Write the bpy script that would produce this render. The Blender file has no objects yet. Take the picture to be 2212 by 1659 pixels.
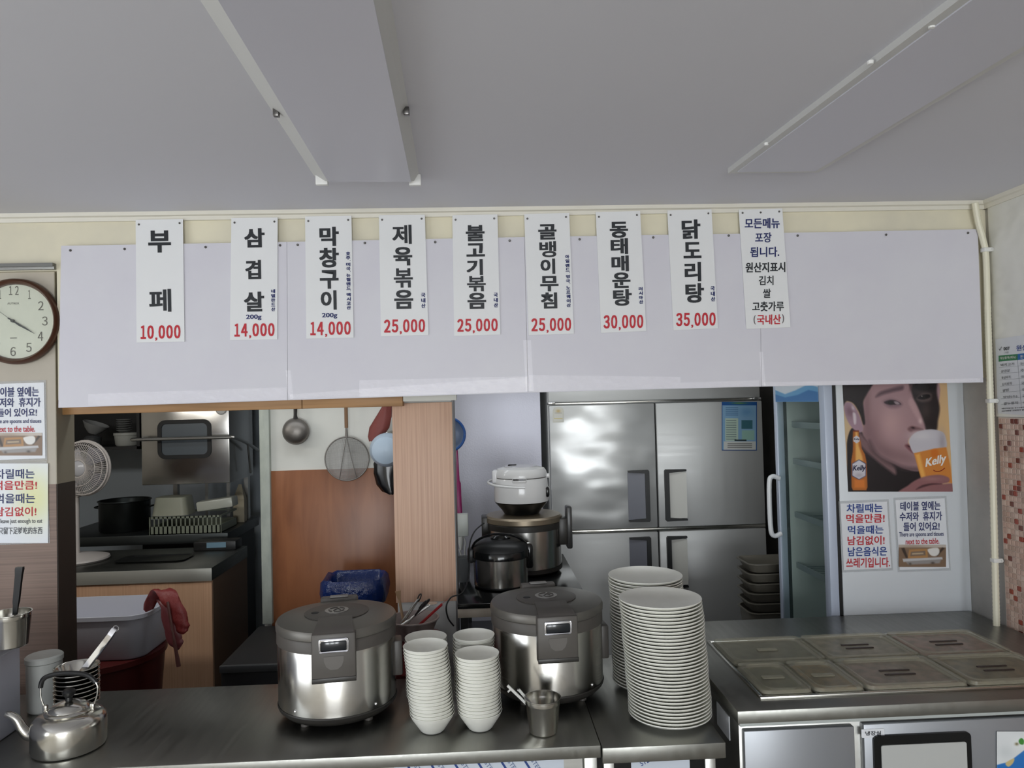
import bpy, bmesh, math, random
import numpy as np
from mathutils import Vector, Matrix
random.seed(7)
D2R = math.pi/180
sc = bpy.context.scene
COL = sc.collection

# ------------------------------------------------------------------ camera, light, exposure
EYE = Vector((0, 0, 1.72))
YAW, PITCH, ROLL, FPX = 2.56*D2R, 1.34*D2R, -1.44*D2R, 1600.0
_f = Vector((math.sin(YAW)*math.cos(PITCH), math.cos(YAW)*math.cos(PITCH), math.sin(PITCH)))
_r = Vector((math.cos(YAW), -math.sin(YAW), 0)); _u = _r.cross(_f)
RGT = math.cos(ROLL)*_r + math.sin(ROLL)*_u
UPV = -math.sin(ROLL)*_r + math.cos(ROLL)*_u
cam_data = bpy.data.cameras.new('camera')
cam_data.sensor_width = 36.0
cam_data.lens = FPX/2212*36
cam_data.clip_start = 0.05
cam = bpy.data.objects.new('camera', cam_data)
COL.objects.link(cam)
m3 = Matrix((RGT, UPV, -_f)).transposed()
cam.matrix_world = Matrix.Translation(EYE) @ m3.to_4x4()
sc.camera = cam

world = bpy.data.worlds.new('world'); sc.world = world
world.use_nodes = True
world.node_tree.nodes['Background'].inputs[0].default_value = (0.75, 0.85, 1, 1)
world.node_tree.nodes['Background'].inputs[1].default_value = 0.3

def area(name, loc, rot, sx, sy, power, color):
    l = bpy.data.lights.new(name, 'AREA'); l.shape = 'RECTANGLE'
    l.size, l.size_y, l.energy, l.color = sx, sy, power, color
    o = bpy.data.objects.new(name, l); o.location = loc; o.rotation_euler = rot
    COL.objects.link(o); return o
DAY = (0.93, 0.97, 1.0)
# daylight through the glass front behind the camera
WINDOWS = [(-1.9, -0.9), (-0.6, 0.45), (0.75, 1.75)]
for a, b in WINDOWS:
    l = area('daylight', ((a+b)/2, -6.75, 1.35), (math.pi/2-6*D2R, 0, 0), b-a+.1, 2.2, 118, DAY)
# and through a side window in the right wall, well behind the camera
l = area('daylight_side', (1.88, -3.0, 1.35), (math.pi/2-15*D2R, 0, math.pi/2+32*D2R), 1.6, 1.4, 64, DAY)
# and through a wide side window in the left wall, beside the tables
area('daylight_left', (-3.34, 0.2, 1.35), (math.pi/2, 0, -math.pi/2), 2.6, 1.4, 36, (0.88, 0.94, 1.0))
# fill light added to brighten the kitchen, unseen above the lintel line
area('kitchen_daylight', (-0.35, 3.25, 2.42), (14*D2R, 0, 0), 3.4, 0.3, 12, DAY)
# unseen fill strip added behind the partition to brighten the left kitchen
area('kitchen_lamp', (-2.35, 2.98, 2.0), (50*D2R, 0, 0), 1.1, 0.12, 7, (1.0, 0.97, 0.92))

vs = sc.view_settings
vs.view_transform = 'Standard'; vs.look = 'None'; vs.gamma = 1; vs.use_curve_mapping = False
vs.exposure = 0.16
sc.cycles.max_bounces = 8; sc.cycles.diffuse_bounces = 5; sc.cycles.glossy_bounces = 4
sc.cycles.transmission_bounces = 6; sc.cycles.transparent_max_bounces = 10
sc.cycles.caustics_reflective = False; sc.cycles.caustics_refractive = False
sc.cycles.sample_clamp_indirect = 3

# ------------------------------------------------------------------ from pixel to place
def ray(px, py):
    px, py = float(px), float(py)
    return _f + (px-1106)/FPX*RGT - (py-829.5)/FPX*UPV
def PY(px, py, Y): d = ray(px, py); return EYE + d*(Y/d.y)
def PZ(px, py, Z): d = ray(px, py); return EYE + d*((Z-EYE.z)/d.z)
def PX(px, py, X): d = ray(px, py); return EYE + d*(X/d.x)
def PP(px, py, p0, n): d = ray(px, py); return EYE + d*((p0-EYE).dot(n)/d.dot(n))
def at_Y(Y): return lambda x, y: PY(x, y, Y)
def at_X(X): return lambda x, y: PX(x, y, X)

# ------------------------------------------------------------------ materials
def lin(c):
    return tuple(((v/255)/12.92 if v/255 <= .04045 else ((v/255+.055)/1.055)**2.4) for v in c) + (1,)
MATS = {}
def mat(name, col, rough=.5, metal=0, **k):
    if name in MATS: return MATS[name]
    m = bpy.data.materials.new(name); m.use_nodes = True
    nt = m.node_tree; b = nt.nodes['Principled BSDF']
    b.inputs['Base Color'].default_value = lin(col)
    b.inputs['Roughness'].default_value = rough
    b.inputs['Metallic'].default_value = metal
    if 'spec' in k: b.inputs['Specular IOR Level'].default_value = k['spec']
    if k.get('alpha') is not None: b.inputs['Alpha'].default_value = k['alpha']
    if k.get('trans'): b.inputs['Transmission Weight'].default_value = k['trans']
    if k.get('coat'): b.inputs['Coat Weight'].default_value = k['coat']
    if k.get('sheen'): b.inputs['Sheen Weight'].default_value = k['sheen']
    N, L = nt.nodes.new, nt.links.new
    if k.get('noise') or k.get('bump') or k.get('rnoise'):
        tc = N('ShaderNodeTexCoord'); mp = N('ShaderNodeMapping')
        L(tc.outputs['Object'], mp.inputs[0])
        mp.inputs['Scale'].default_value = k.get('scale', (8, 8, 8))
        nz = N('ShaderNodeTexNoise'); nz.inputs['Scale'].default_value = 1
        nz.inputs['Detail'].default_value = k.get('detail', 4)
        nz.inputs['Roughness'].default_value = .6
        L(mp.outputs[0], nz.inputs[0])
        if k.get('noise'):
            rp = N('ShaderNodeValToRGB')
            rp.color_ramp.elements[0].position = k.get('p0', .35); rp.color_ramp.elements[1].position = k.get('p1', .65)
            rp.color_ramp.elements[0].color = lin(k['noise']); rp.color_ramp.elements[1].color = lin(col)
            L(nz.outputs['Fac'], rp.inputs[0]); L(rp.outputs[0], b.inputs['Base Color'])
        if k.get('bump'):
            bp = N('ShaderNodeBump'); bp.inputs['Strength'].default_value = k['bump']
            bp.inputs['Distance'].default_value = k.get('bdist', .002)
            L(nz.outputs['Fac'], bp.inputs['Height']); L(bp.outputs[0], b.inputs['Normal'])
        if k.get('rnoise'):
            mr = N('ShaderNodeMapRange'); mr.inputs['From Min'].default_value = .3; mr.inputs['From Max'].default_value = .7
            mr.inputs['To Min'].default_value = rough; mr.inputs['To Max'].default_value = k['rnoise']
            L(nz.outputs['Fac'], mr.inputs[0]); L(mr.outputs[0], b.inputs['Roughness'])
    MATS[name] = m; return m

def wood(name, c1, c2, rough=.5, axis='z', fine=60, coat=0):
    if name in MATS: return MATS[name]
    m = bpy.data.materials.new(name); m.use_nodes = True
    nt = m.node_tree; b = nt.nodes['Principled BSDF']; N, L = nt.nodes.new, nt.links.new
    tc = N('ShaderNodeTexCoord'); mp = N('ShaderNodeMapping'); L(tc.outputs['Object'], mp.inputs[0])
    s = {'z': (fine, fine, 1.6), 'x': (1.6, fine, fine), 'y': (fine, 1.6, fine)}[axis]
    mp.inputs['Scale'].default_value = s
    nz = N('ShaderNodeTexNoise'); nz.inputs['Scale'].default_value = 1; nz.inputs['Detail'].default_value = 5
    nz.inputs['Distortion'].default_value = .6
    L(mp.outputs[0], nz.inputs[0])
    n2 = N('ShaderNodeTexNoise'); n2.inputs['Scale'].default_value = 4; L(tc.outputs['Object'], n2.inputs[0])
    mx = N('ShaderNodeMath'); mx.operation = 'MULTIPLY_ADD'; mx.inputs[1].default_value = .35
    L(n2.outputs['Fac'], mx.inputs[0]); L(nz.outputs['Fac'], mx.inputs[2])
    rp = N('ShaderNodeValToRGB'); rp.color_ramp.elements[0].position = .5; rp.color_ramp.elements[1].position = .78
    rp.color_ramp.elements[0].color = lin(c2); rp.color_ramp.elements[1].color = lin(c1)
    L(mx.outputs[0], rp.inputs[0]); L(rp.outputs[0], b.inputs['Base Color'])
    b.inputs['Roughness'].default_value = rough; b.inputs['Coat Weight'].default_value = coat
    MATS[name] = m; return m

def attr_mat(name, rough=.35):
    if name in MATS: return MATS[name]
    m = bpy.data.materials.new(name); m.use_nodes = True
    nt = m.node_tree; b = nt.nodes['Principled BSDF']
    a = nt.nodes.new('ShaderNodeAttribute'); a.attribute_name = 'ink'
    nt.links.new(a.outputs['Color'], b.inputs['Base Color']); b.inputs['Roughness'].default_value = rough
    MATS[name] = m; return m

def clear(name, tint, rough, fac):
    """thin clear plastic or glass: mostly see-through with a gloss"""
    if name in MATS: return MATS[name]
    m = bpy.data.materials.new(name); m.use_nodes = True
    nt = m.node_tree; N, L = nt.nodes.new, nt.links.new
    b = nt.nodes['Principled BSDF']; b.inputs['Base Color'].default_value = lin(tint); b.inputs['Roughness'].default_value = rough
    t = N('ShaderNodeBsdfTransparent'); t.inputs[0].default_value = (.92, .95, .94, 1)
    mx = N('ShaderNodeMixShader'); mx.inputs[0].default_value = fac
    out = [n for n in nt.nodes if n.type == 'OUTPUT_MATERIAL'][0]
    L(t.outputs[0], mx.inputs[1]); L(b.outputs[0], mx.inputs[2]); L(mx.outputs[0], out.inputs[0])
    MATS[name] = m; return m

# ------------------------------------------------------------------ mesh building
class MB:
    def __init__(s): s.v = []; s.f = []
    def add(s, v, f):
        n = len(s.v); s.v += [Vector(p) for p in v]; s.f += [tuple(i+n for i in q) for q in f]; return s
    def box(s, x0, x1, y0, y1, z0, z1, bev=0, seg=2):
        bm = bmesh.new(); bmesh.ops.create_cube(bm, size=1)
        for v in bm.verts:
            v.co = Vector(((x0+x1)/2+v.co.x*(x1-x0), (y0+y1)/2+v.co.y*(y1-y0), (z0+z1)/2+v.co.z*(z1-z0)))
        if bev: bmesh.ops.bevel(bm, geom=bm.edges[:], offset=bev, segments=seg, affect='EDGES', profile=.5)
        bm.verts.ensure_lookup_table()
        s.add([v.co.copy() for v in bm.verts], [[v.index for v in f.verts] for f in bm.faces]); bm.free(); return s
    def prism(s, poly, n, cap=True):
        """poly: 3-D points in a plane, n: extrusion vector"""
        k = len(poly); P = [Vector(p) for p in poly]; Q = [p+Vector(n) for p in P]
        f = [(i, (i+1) % k, k+(i+1) % k, k+i) for i in range(k)]
        if cap: f += [tuple(range(k-1, -1, -1)), tuple(range(k, 2*k))]
        return s.add(P+Q, f)
    def lathe(s, prof, n=40, c=(0, 0, 0), axis='z', squash=1, a0=0, a1=2*math.pi):
        c = Vector(c); full = abs(a1-a0-2*math.pi) < 1e-6
        m = n if full else n+1; V = []; F = []
        for r, z in prof:
            for i in range(m):
                a = a0+(a1-a0)*i/n; x, y = r*math.cos(a), r*math.sin(a)*squash
                V.append(c + Vector({'z': (x, y, z), 'y': (x, z, y), 'x': (z, x, y)}[axis]))
        for j in range(len(prof)-1):
            for i in range(n):
                k = (i+1) % m; F.append((j*m+i, j*m+k, (j+1)*m+k, (j+1)*m+i))
        return s.add(V, F)
    def tube(s, pts, r, n=8, caps=True):
        P = [Vector(p) for p in pts]; V = []; F = []; up = None
        rs = r if isinstance(r, (list, tuple)) else [r]*len(P)
        for i, p in enumerate(P):
            t = (P[min(i+1, len(P)-1)]-P[max(i-1, 0)]).normalized()
            if up is None: up = t.orthogonal().normalized()
            up = (up - t*up.dot(t)).normalized(); w = t.cross(up)
            for k in range(n):
                a = 2*math.pi*k/n; V.append(p + rs[i]*(math.cos(a)*up+math.sin(a)*w))
        for i in range(len(P)-1):
            for k in range(n): F.append((i*n+k, i*n+(k+1) % n, (i+1)*n+(k+1) % n, (i+1)*n+k))
        if caps: F += [tuple(range(n-1, -1, -1)), tuple(range((len(P)-1)*n, len(P)*n))]
        return s.add(V, F)
    def quad(s, a, b, c, d): return s.add([a, b, c, d], [(0, 1, 2, 3)])
    def plate(s, quad, t, toward=None):
        """a flat sheet over four 3-D corners with thickness t behind the face (away from the eye)"""
        a, b, c, d = [Vector(q) for q in quad]
        n = (b-a).cross(d-a).normalized()
        if n.dot(a-EYE) < 0: n = -n
        return s.prism([a, b, c, d], n*t)

def spline(pts, k=6, closed=False):
    P = [Vector(p) for p in pts]; n = len(P); out = []
    for i in range(n if closed else n-1):
        g = (lambda j: P[j % n]) if closed else (lambda j: P[max(0, min(n-1, j))])
        p0, p1, p2, p3 = g(i-1), g(i), g(i+1), g(i+2)
        for q in range(k):
            t = q/k
            out.append(.5*((2*p1)+(p2-p0)*t+(2*p0-5*p1+4*p2-p3)*t*t+(3*p1-p0-3*p2+p3)*t**3))
    if not closed: out.append(P[-1])
    return out

def rrect(x0, x1, y0, y1, r, k=5):
    o = []
    for cx, cy, a in ((x1-r, y1-r, 0), (x0+r, y1-r, 90), (x0+r, y0+r, 180), (x1-r, y0+r, 270)):
        for i in range(k+1):
            t = (a+90*i/k)*D2R; o.append((cx+r*math.cos(t), cy+r*math.sin(t)))
    return o

def obj(name, mb, material, parent=None, world=True, smooth=True, sharp=35, **props):
    me = bpy.data.meshes.new(name)
    off = Vector((0, 0, 0)); inv = None
    if parent is not None and world:
        r = parent
        M = Matrix.Identity(4)
        while r is not None:
            M = (Matrix.Translation(r.location) @ r.rotation_euler.to_matrix().to_4x4()) @ M; r = r.parent
        inv = M.inverted()
    V = [(inv @ v if inv else v) for v in mb.v]
    me.from_pydata([tuple(v) for v in V], [], mb.f)
    bm = bmesh.new(); bm.from_mesh(me)
    if len(bm.faces) < 30000: bmesh.ops.recalc_face_normals(bm, faces=bm.faces[:])
    if smooth:
        lim = sharp*D2R
        for e in bm.edges:
            e.smooth = (len(e.link_faces) == 2 and e.calc_face_angle(0) < lim)
        for f in bm.faces: f.smooth = True
    bm.to_mesh(me); bm.free()
    me.materials.append(material)
    o = bpy.data.objects.new(name, me); COL.objects.link(o)
    if parent is not None: o.parent = parent
    for k, v in props.items(): o[k] = v
    return o

def thing(name, label, cat, loc=(0, 0, 0), rz=0, group=None):
    o = bpy.data.objects.new(name, None); o.empty_display_size = .05; COL.objects.link(o)
    o.location = loc; o.rotation_euler = (0, 0, rz); o['label'] = label; o['category'] = cat
    if group: o['group'] = group
    return o
def struct(name, mb, m, parent=None, **k):
    o = obj(name, mb, m, parent, **k)
    if parent is None: o['kind'] = 'structure'
    return o
def dup(o, parent=None):
    c = o.copy(); COL.objects.link(c); c.parent = parent
    for ch in [q for q in CH.get(o.name, list(o.children))]: dup(ch, c)
    return c
CH = {}

# ------------------------------------------------------------------ lettering
_txt = {}
def glyphs(body, weight=.02):
    key = (body, weight)
    if key not in _txt:
        c = bpy.data.curves.new('lettering', 'FONT'); c.body = body; c.offset = weight; c.resolution_u = 3
        o = bpy.data.objects.new('lettering', c); COL.objects.link(o)
        dg = bpy.context.evaluated_depsgraph_get()
        me = bpy.data.meshes.new_from_object(o.evaluated_get(dg))
        _txt[key] = ([(v.co.x, v.co.y) for v in me.vertices], [tuple(p.vertices) for p in me.polygons])
        bpy.data.objects.remove(o); bpy.data.meshes.remove(me); bpy.data.curves.remove(c)
    return _txt[key]
def write(mb, body, box, plane, weight=.02, fat=0, lift=.0008, slant=0, quad=None, vfat=.5):
    if weight > .018: weight = .014
    """fit the lettering into the box (x0,y0,x1,y1 px on the sheet) or a quad TL,TR,BL"""
    V, F = glyphs(body, weight)
    if not V: return
    xs = [p[0] for p in V]; ys = [p[1] for p in V]; a, b, c, d = min(xs), max(xs), min(ys), max(ys)
    if quad is None:
        x0, y0, x1, y1 = box; tl, tr, bl = (x0, y0), (x1, y0-(x1-x0)*.012), (x0, y1)
        tr = (x1, y0); 
    else: tl, tr, bl = quad
    TL, TR, BL = plane(*tl), plane(*tr), plane(*bl)
    U_, V_ = TR-TL, TL-BL
    n = U_.cross(V_).normalized()
    if n.dot(BL-EYE) > 0: n = -n
    fv = fat*U_.length/V_.length*vfat
    for w_, (s, q) in enumerate(((-fat, -fv), (fat, -fv), (-fat, fv), (fat, fv), (0, 0)) if fat else ((0, 0),)):
        mb.add([BL + U_*(((x-a)/(b-a)-.5)*(1-2*fat)+.5+s+slant*((y-c)/(d-c)-.5)) + V_*(((y-c)/(d-c)-.5)*(1-2*fv)+.5+q) + n*(lift+w_*.00007) for x, y in V], F)

# ------------------------------------------------------------------ printing (flat colour on flat sheets)
class Print:
    """colours a fine grid of points on a flat printed sheet"""
    def __init__(s, x0, y0, x1, y1, step, base):
        s.nx, s.ny = int((x1-x0)/step)+1, int((y1-y0)/step)+1
        xs = np.linspace(x0, x1, s.nx); ys = np.linspace(y0, y1, s.ny)
        s.X, s.Y = np.meshgrid(xs, ys); s.C = np.zeros((s.ny, s.nx, 3)); s.C[:] = base
    def poly(s, pts, col, soft=1.0, smooth=True, op=1.0):
        P = [(p[0], p[1], 0) for p in pts]
        if smooth: P = [(v.x, v.y) for v in spline(P, 5, True)]
        P = np.array([p[:2] for p in P], float); Q = np.roll(P, -1, 0)
        d = np.full(s.X.shape, 1e9); ins = np.zeros(s.X.shape, bool)
        for (ax, ay), (bx, by) in zip(P, Q):
            vx, vy = bx-ax, by-ay; L2 = vx*vx+vy*vy+1e-9
            t = np.clip(((s.X-ax)*vx+(s.Y-ay)*vy)/L2, 0, 1)
            d = np.minimum(d, (s.X-ax-t*vx)**2+(s.Y-ay-t*vy)**2)
            c = (ay > s.Y) != (by > s.Y)
            ins ^= c & (s.X < (bx-ax)*(s.Y-ay)/(by-ay+1e-12)+ax)
        sd = np.sqrt(d)*np.where(ins, -1, 1)
        m = np.clip(.5-sd/max(soft, .01), 0, 1)*op
        s.C = s.C*(1-m[..., None])+np.array(col)*m[..., None]
    def blob(s, x, y, rx, ry, col, op=1.0, ang=0, p=1.0):
        c, n = math.cos(ang), math.sin(ang); dx, dy = s.X-x, s.Y-y
        q = ((dx*c+dy*n)/rx)**2+((-dx*n+dy*c)/ry)**2
        m = np.exp(-q*p)*op
        s.C = s.C*(1-m[..., None])+np.array(col)*m[..., None]
    def rect(s, x0, y0, x1, y1, col, op=1):
        m = ((s.X >= x0) & (s.X <= x1) & (s.Y >= y0) & (s.Y <= y1))*op
        s.C = s.C*(1-m[..., None])+np.array(col)*m[..., None]
    def build(s, name, plane, parent, rough=.3, lift=.0006, **props):
        pts = [plane(x, y) for x, y in zip(s.X.ravel(), s.Y.ravel())]
        n = (pts[1]-pts[0]).cross(pts[s.nx]-pts[0]).normalized()
        if n.dot(pts[0]-EYE) > 0: n = -n
        mb = MB(); mb.v = [p+n*lift for p in pts]
        mb.f = [(j*s.nx+i, j*s.nx+i+1, (j+1)*s.nx+i+1, (j+1)*s.nx+i) for j in range(s.ny-1) for i in range(s.nx-1)]
        o = obj(name, mb, attr_mat('printed_ink_%d' % int(rough*100), rough), parent, smooth=False, **props)
        a = o.data.color_attributes.new('ink', 'FLOAT_COLOR', 'POINT')
        c = np.clip(s.C, 0, 255)/255; c = np.where(c <= .04045, c/12.92, ((c+.055)/1.055)**2.4)
        a.data.foreach_set('color', np.concatenate([c.reshape(-1, 3), np.ones((s.nx*s.ny, 1))], 1).ravel())
        return o

# ------------------------------------------------------------------ palette
M_ceil = mat('ceiling_paint', (214, 214, 221), .7, bump=.15, scale=(40, 40, 40), bdist=.001)
M_cream = mat('cream_wall_paint', (228, 221, 196), .65, noise=(214, 208, 188), scale=(3, 3, 3))
M_white = mat('white_wall_paint', (214, 214, 208), .6, noise=(200, 200, 194), scale=(2, 2, 2))
M_plaster = mat('grey_plaster', (176, 173, 168), .6, noise=(160, 158, 154), scale=(5, 5, 5), bump=.5, bdist=.004)
M_wrinkle = mat('wrinkled_wall_film', (226, 225, 218), .4, bump=.8, scale=(3, 2.4, 4), bdist=.04, detail=3)
M_beige = mat('beige_panel', (188, 180, 166), .5, noise=(180, 172, 158), scale=(2, 2, 2))
M_banner = mat('white_board', (214, 213, 220), .42, noise=(210, 208, 217), scale=(3, 3, 3))
M_sign = mat('white_acrylic', (232, 233, 234), .22)
M_dark = mat('dark_void', (16, 16, 17), .8)
M_black = mat('black_plastic', (22, 23, 24), .4)
M_gloss = mat('black_gloss', (14, 15, 16), .15)
M_steel = mat('brushed_steel', (190, 190, 186), .3, 1, rnoise=.42, scale=(3, 3, 90), bump=.05)
M_shiny = mat('polished_steel', (205, 203, 196), .14, 1, rnoise=.22, scale=(20, 20, 20))
M_top = mat('worn_steel_top', (150, 150, 145), .3, 1, rnoise=.42, scale=(60, 4, 10), bump=.05)
M_fr1 = mat('fridge_steel', (196, 197, 196), .42, .4, rnoise=.5, scale=(2, 2, 30), bump=.02)
M_dent = mat('dented_fridge_steel', (206, 207, 206), .36, .5, bump=1.0, bdist=.05, scale=(3.0, 3.0, 5.5), detail=.5)
M_body = mat('cooker_steel', (200, 198, 194), .2, 1)
M_taupe = mat('taupe_plastic', (84, 80, 76), .45)
M_lid = mat('taupe_metal_lid', (112, 109, 104), .38, .5)
M_chrome = mat('chrome', (225, 225, 228), .08, 1)
M_bone = mat('white_melamine', (240, 240, 232), .3, noise=(235, 235, 226), scale=(12, 12, 12))
M_ink = mat('black_ink', (26, 30, 36), .5)
M_navy = mat('navy_ink', (28, 38, 96), .5)
M_blue = mat('blue_ink', (32, 62, 138), .5)
M_red = mat('red_ink', (190, 28, 44), .5)
M_paper = mat('white_paper', (228, 231, 236), .4)
M_lam = clear('clear_laminate', (215, 218, 220), .12, .2)
[n for n in M_lam.node_tree.nodes if n.type == 'BSDF_TRANSPARENT'][0].inputs[0].default_value = (.97, .97, .97, 1)
M_tape = clear('clear_tape', (240, 240, 240), .15, .16)
[n for n in M_tape.node_tree.nodes if n.type == 'BSDF_TRANSPARENT'][0].inputs[0].default_value = (1, 1, 1, 1)
_b = M_tape.node_tree; _b.nodes.remove(_b.nodes['Principled BSDF'])
_g = _b.nodes.new('ShaderNodeBsdfGlossy'); _g.name = 'Principled BSDF'; _g.inputs['Color'].default_value = (.2, .2, .2, 1); _g.inputs['Roughness'].default_value = .08
_a = _b.nodes.new('ShaderNodeAddShader'); _b.links.new(_g.outputs[0], _a.inputs[0])
_b.links.new([n for n in _b.nodes if n.type == 'BSDF_TRANSPARENT'][0].outputs[0], _a.inputs[1])
_b.links.new(_a.outputs[0], [n for n in _b.nodes if n.type == 'OUTPUT_MATERIAL'][0].inputs[0])
_n = _b.nodes.new('ShaderNodeTexNoise'); _n.inputs['Scale'].default_value = 28; _n.inputs['Detail'].default_value = 4
_p = _b.nodes.new('ShaderNodeBump'); _p.inputs['Distance'].default_value = .02; _p.inputs['Strength'].default_value = 1
_b.links.new(_n.outputs['Fac'], _p.inputs['Height']); _b.links.new(_p.outputs[0], _b.nodes['Principled BSDF'].inputs['Normal'])
M_pine = wood('pine_beam', (172, 130, 84), (142, 104, 62), .5, 'x', 40)
M_board = wood('pale_wood_laminate', (204, 169, 146), (186, 150, 128), .5, 'z', 170)
M_table = wood('orange_wood_laminate', (212, 172, 140), (200, 158, 128), .5, 'z', 130)
M_brown = wood('brown_panel', (144, 92, 60), (122, 74, 47), .35, 'z', 12)
M_grain = wood('grey_wood_laminate', (132, 110, 98), (112, 92, 81), .45, 'x', 190)
M_pin = mat('pin_metal', (120, 118, 116), .3, 1)
M_plug = mat('white_plastic', (214, 214, 210), .35)

# ------------------------------------------------------------------ the room
WALL_Y = 2.76
XR = PY(2150, 1000, WALL_Y).x           # the right wall
ZC = PY(1106, 447, WALL_Y-.02).z        # ceiling height
XL, YB, YK = -3.4, -6.5, 5.9
KX0 = -3.4
struct('floor', MB().box(XL-.1, XR+.1, YB-.1, 2.7, -.1, 0), mat('pale_floor_tile', (196, 190, 178), .5, noise=(184, 178, 166), scale=(3, 3, 3)))
struct('floor_kitchen', MB().box(XL-.1, XR+.1, 2.7, YK+.1, -.1, 0), mat('dark_floor_tile', (70, 68, 66), .5))
struct('ceiling', MB().box(XL-.1, XR+.1, YB-.1, YK+.1, ZC, ZC+.1), M_ceil)
wr = struct('wall_right', MB().box(XR, XR+.1, YB, YK, 0, ZC), M_plaster)
struct('wall_left', MB().box(XL-.1, XL, YB, YK, 0, ZC), mat('dining_wall_paint', (224, 220, 210), .7))
mb = MB(); xs = [XL]+[v for w in WINDOWS for v in w]+[XR]
mb.box(XL, XR, YB-.1, YB, 0, .15); mb.box(XL, XR, YB-.1, YB, 2.15, ZC)
for i in range(0, len(xs), 2): mb.box(xs[i], xs[i+1], YB-.1, YB, .15, 2.15)
struct('wall_back', mb, mat('front_wall_paint', (222, 218, 208), .7))
for i, (a, b) in enumerate(WINDOWS):
    mb = MB(); t = .03
    for x in (a+t/2, (a+b)/2, b-t/2): mb.box(x-t/2, x+t/2, YB-.01, YB+.02, .15, 2.15)
    for z in (.165, 1.0, 2.135): mb.box(a, b, YB-.008, YB+.018, z-t/2, z+t/2)
    struct('window_%d' % (i+1), mb, mat('window_frame_metal', (70, 72, 76), .4, .6))

# lintel above the kitchen opening
zb = PY(1106, 852, WALL_Y).z + .02
xle = PY(124, 700, WALL_Y).x; zle = PY(60, 586, WALL_Y).z
lint = struct('wall_front', MB().box(xle, XR, WALL_Y, WALL_Y+.12, zb, ZC).box(XL, xle, WALL_Y, WALL_Y+.12, zle, ZC), M_cream)
# crown moulding along lintel and right wall
def crown(y1, y2): return [(0, y1), (0, y2)]
zt = ZC; ch = .030
mb = MB(); prof = [(0, 0), (0, -ch), (-.010, -ch), (-.014, -ch*.55), (-.022, -ch*.42), (-.026, 0)]
mb.prism([Vector((XL, WALL_Y+a, zt+b)) for a, b in prof], (XR-XL, 0, 0))
struct('trim_1', mb, mat('trim_paint', (222, 218, 206), .45))
mb = MB(); mb.prism([Vector((XR+a, YB, zt+b)) for a, b in prof], (0, WALL_Y-YB, 0))
struct('trim_2', mb, MATS['trim_paint'])
# upper part of the right wall, wrinkled film over paint
zm = PX(2180, 902, XR).z
struct('wall_film', MB().box(XR-.004, XR, 0.6, WALL_Y-.02, zm+.003, ZC-.03), M_wrinkle, wr)

# mosaic on the right wall: every tile a piece
TP = .0205; ZB = .845
grout = struct('tile_grout', MB().box(XR-.003, XR, .9, WALL_Y-.03, ZB-.3, zm), mat('tile_grout', (220, 204, 192), .8), wr)
tcol = [(202, 174, 160), (190, 160, 146), (208, 184, 170), (176, 150, 136), (198, 168, 154), (184, 158, 146)]
tm = [mat('mosaic_tone_%d' % i, c, .25) for i, c in enumerate(tcol)]
tm += [mat('mosaic_red', (148, 66, 50), .25), mat('mosaic_dark', (112, 60, 50), .25)]
def tile_mesh(i):
    b = MB().box(-.004, 0, -TP*.45, TP*.45, -TP*.45, TP*.45, .0016, 1)
    o = obj('tile', b, tm[i], None, smooth=False); me = o.data; bpy.data.objects.remove(o); return me
tms = [tile_mesh(i) for i in range(8)]
spots = []
for c in range(64):
    for r in range(46):
        y = WALL_Y-.035-TP*(c+.5); z = zm-.003-TP*(r+.5)
        if z < .6: continue
        spots.append((y, z))
vis = [s for s in spots if s[0] > 2.50 and s[1] > .84][:300]
visset = set(vis); rest = [MB() for _ in range(8)]
rr = random.Random(3)
for s in spots:
    q = rr.random(); i = 6 if q < .075 else 7 if q < .14 else rr.randrange(6)
    if s in visset:
        o = bpy.data.objects.new('tile', tms[i]); COL.objects.link(o); o.parent = wr; o.location = (XR-.0025, s[0], s[1])
    else:
        rest[i].box(XR-.0065, XR-.0025, s[0]-TP*.45, s[0]+TP*.45, s[1]-TP*.45, s[1]+TP*.45)
rb = MB(); idx = []
for i, b in enumerate(rest): rb.add(b.v, b.f); idx += [i]*len(b.f)
ro = obj('tile_field', rb, tm[0], wr, smooth=False, kind='stuff')
for m_ in tm[1:]: ro.data.materials.append(m_)
ro.data.polygons.foreach_set('material_index', idx)

# left panel wall with the clock
xp = PY(122, 1100, WALL_Y+.02).x; xq = xp
LY = WALL_Y+.02
zl = PY(60, 578, LY).z; zbr = PY(110, 1046, LY).z
wp = struct('wall_panel', MB().box(XL, xp, LY, LY+.12, zbr, zle+.03), M_beige)
struct('wood_wainscot', MB().box(XL, xp+.001, LY-.002, LY+.12, 0, zbr), M_grain, wp)
obj('dark_jamb', MB().box(xp, xp+.004, LY, LY+.12, 0, zbr), mat('dark_jamb_wood', (52, 44, 38), .5), wp)
obj('jamb', MB().box(xp, xp+.003, LY, LY+.12, zbr, zle+.03), mat('jamb_beige', (150, 142, 124), .5), wp)
a = PY(0, 571, WALL_Y-.01).z; b = PY(0, 584, WALL_Y-.01).z
mb = MB().box(XL, xp+.02, WALL_Y-.015, WALL_Y, b, a, .001); mb.box(XL, xp+.02, WALL_Y-.025, WALL_Y-.015, (a+b)/2-.001, a)
struct('trim_3', mb, mat('track_metal', (130, 130, 128), .35, .8))

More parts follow.
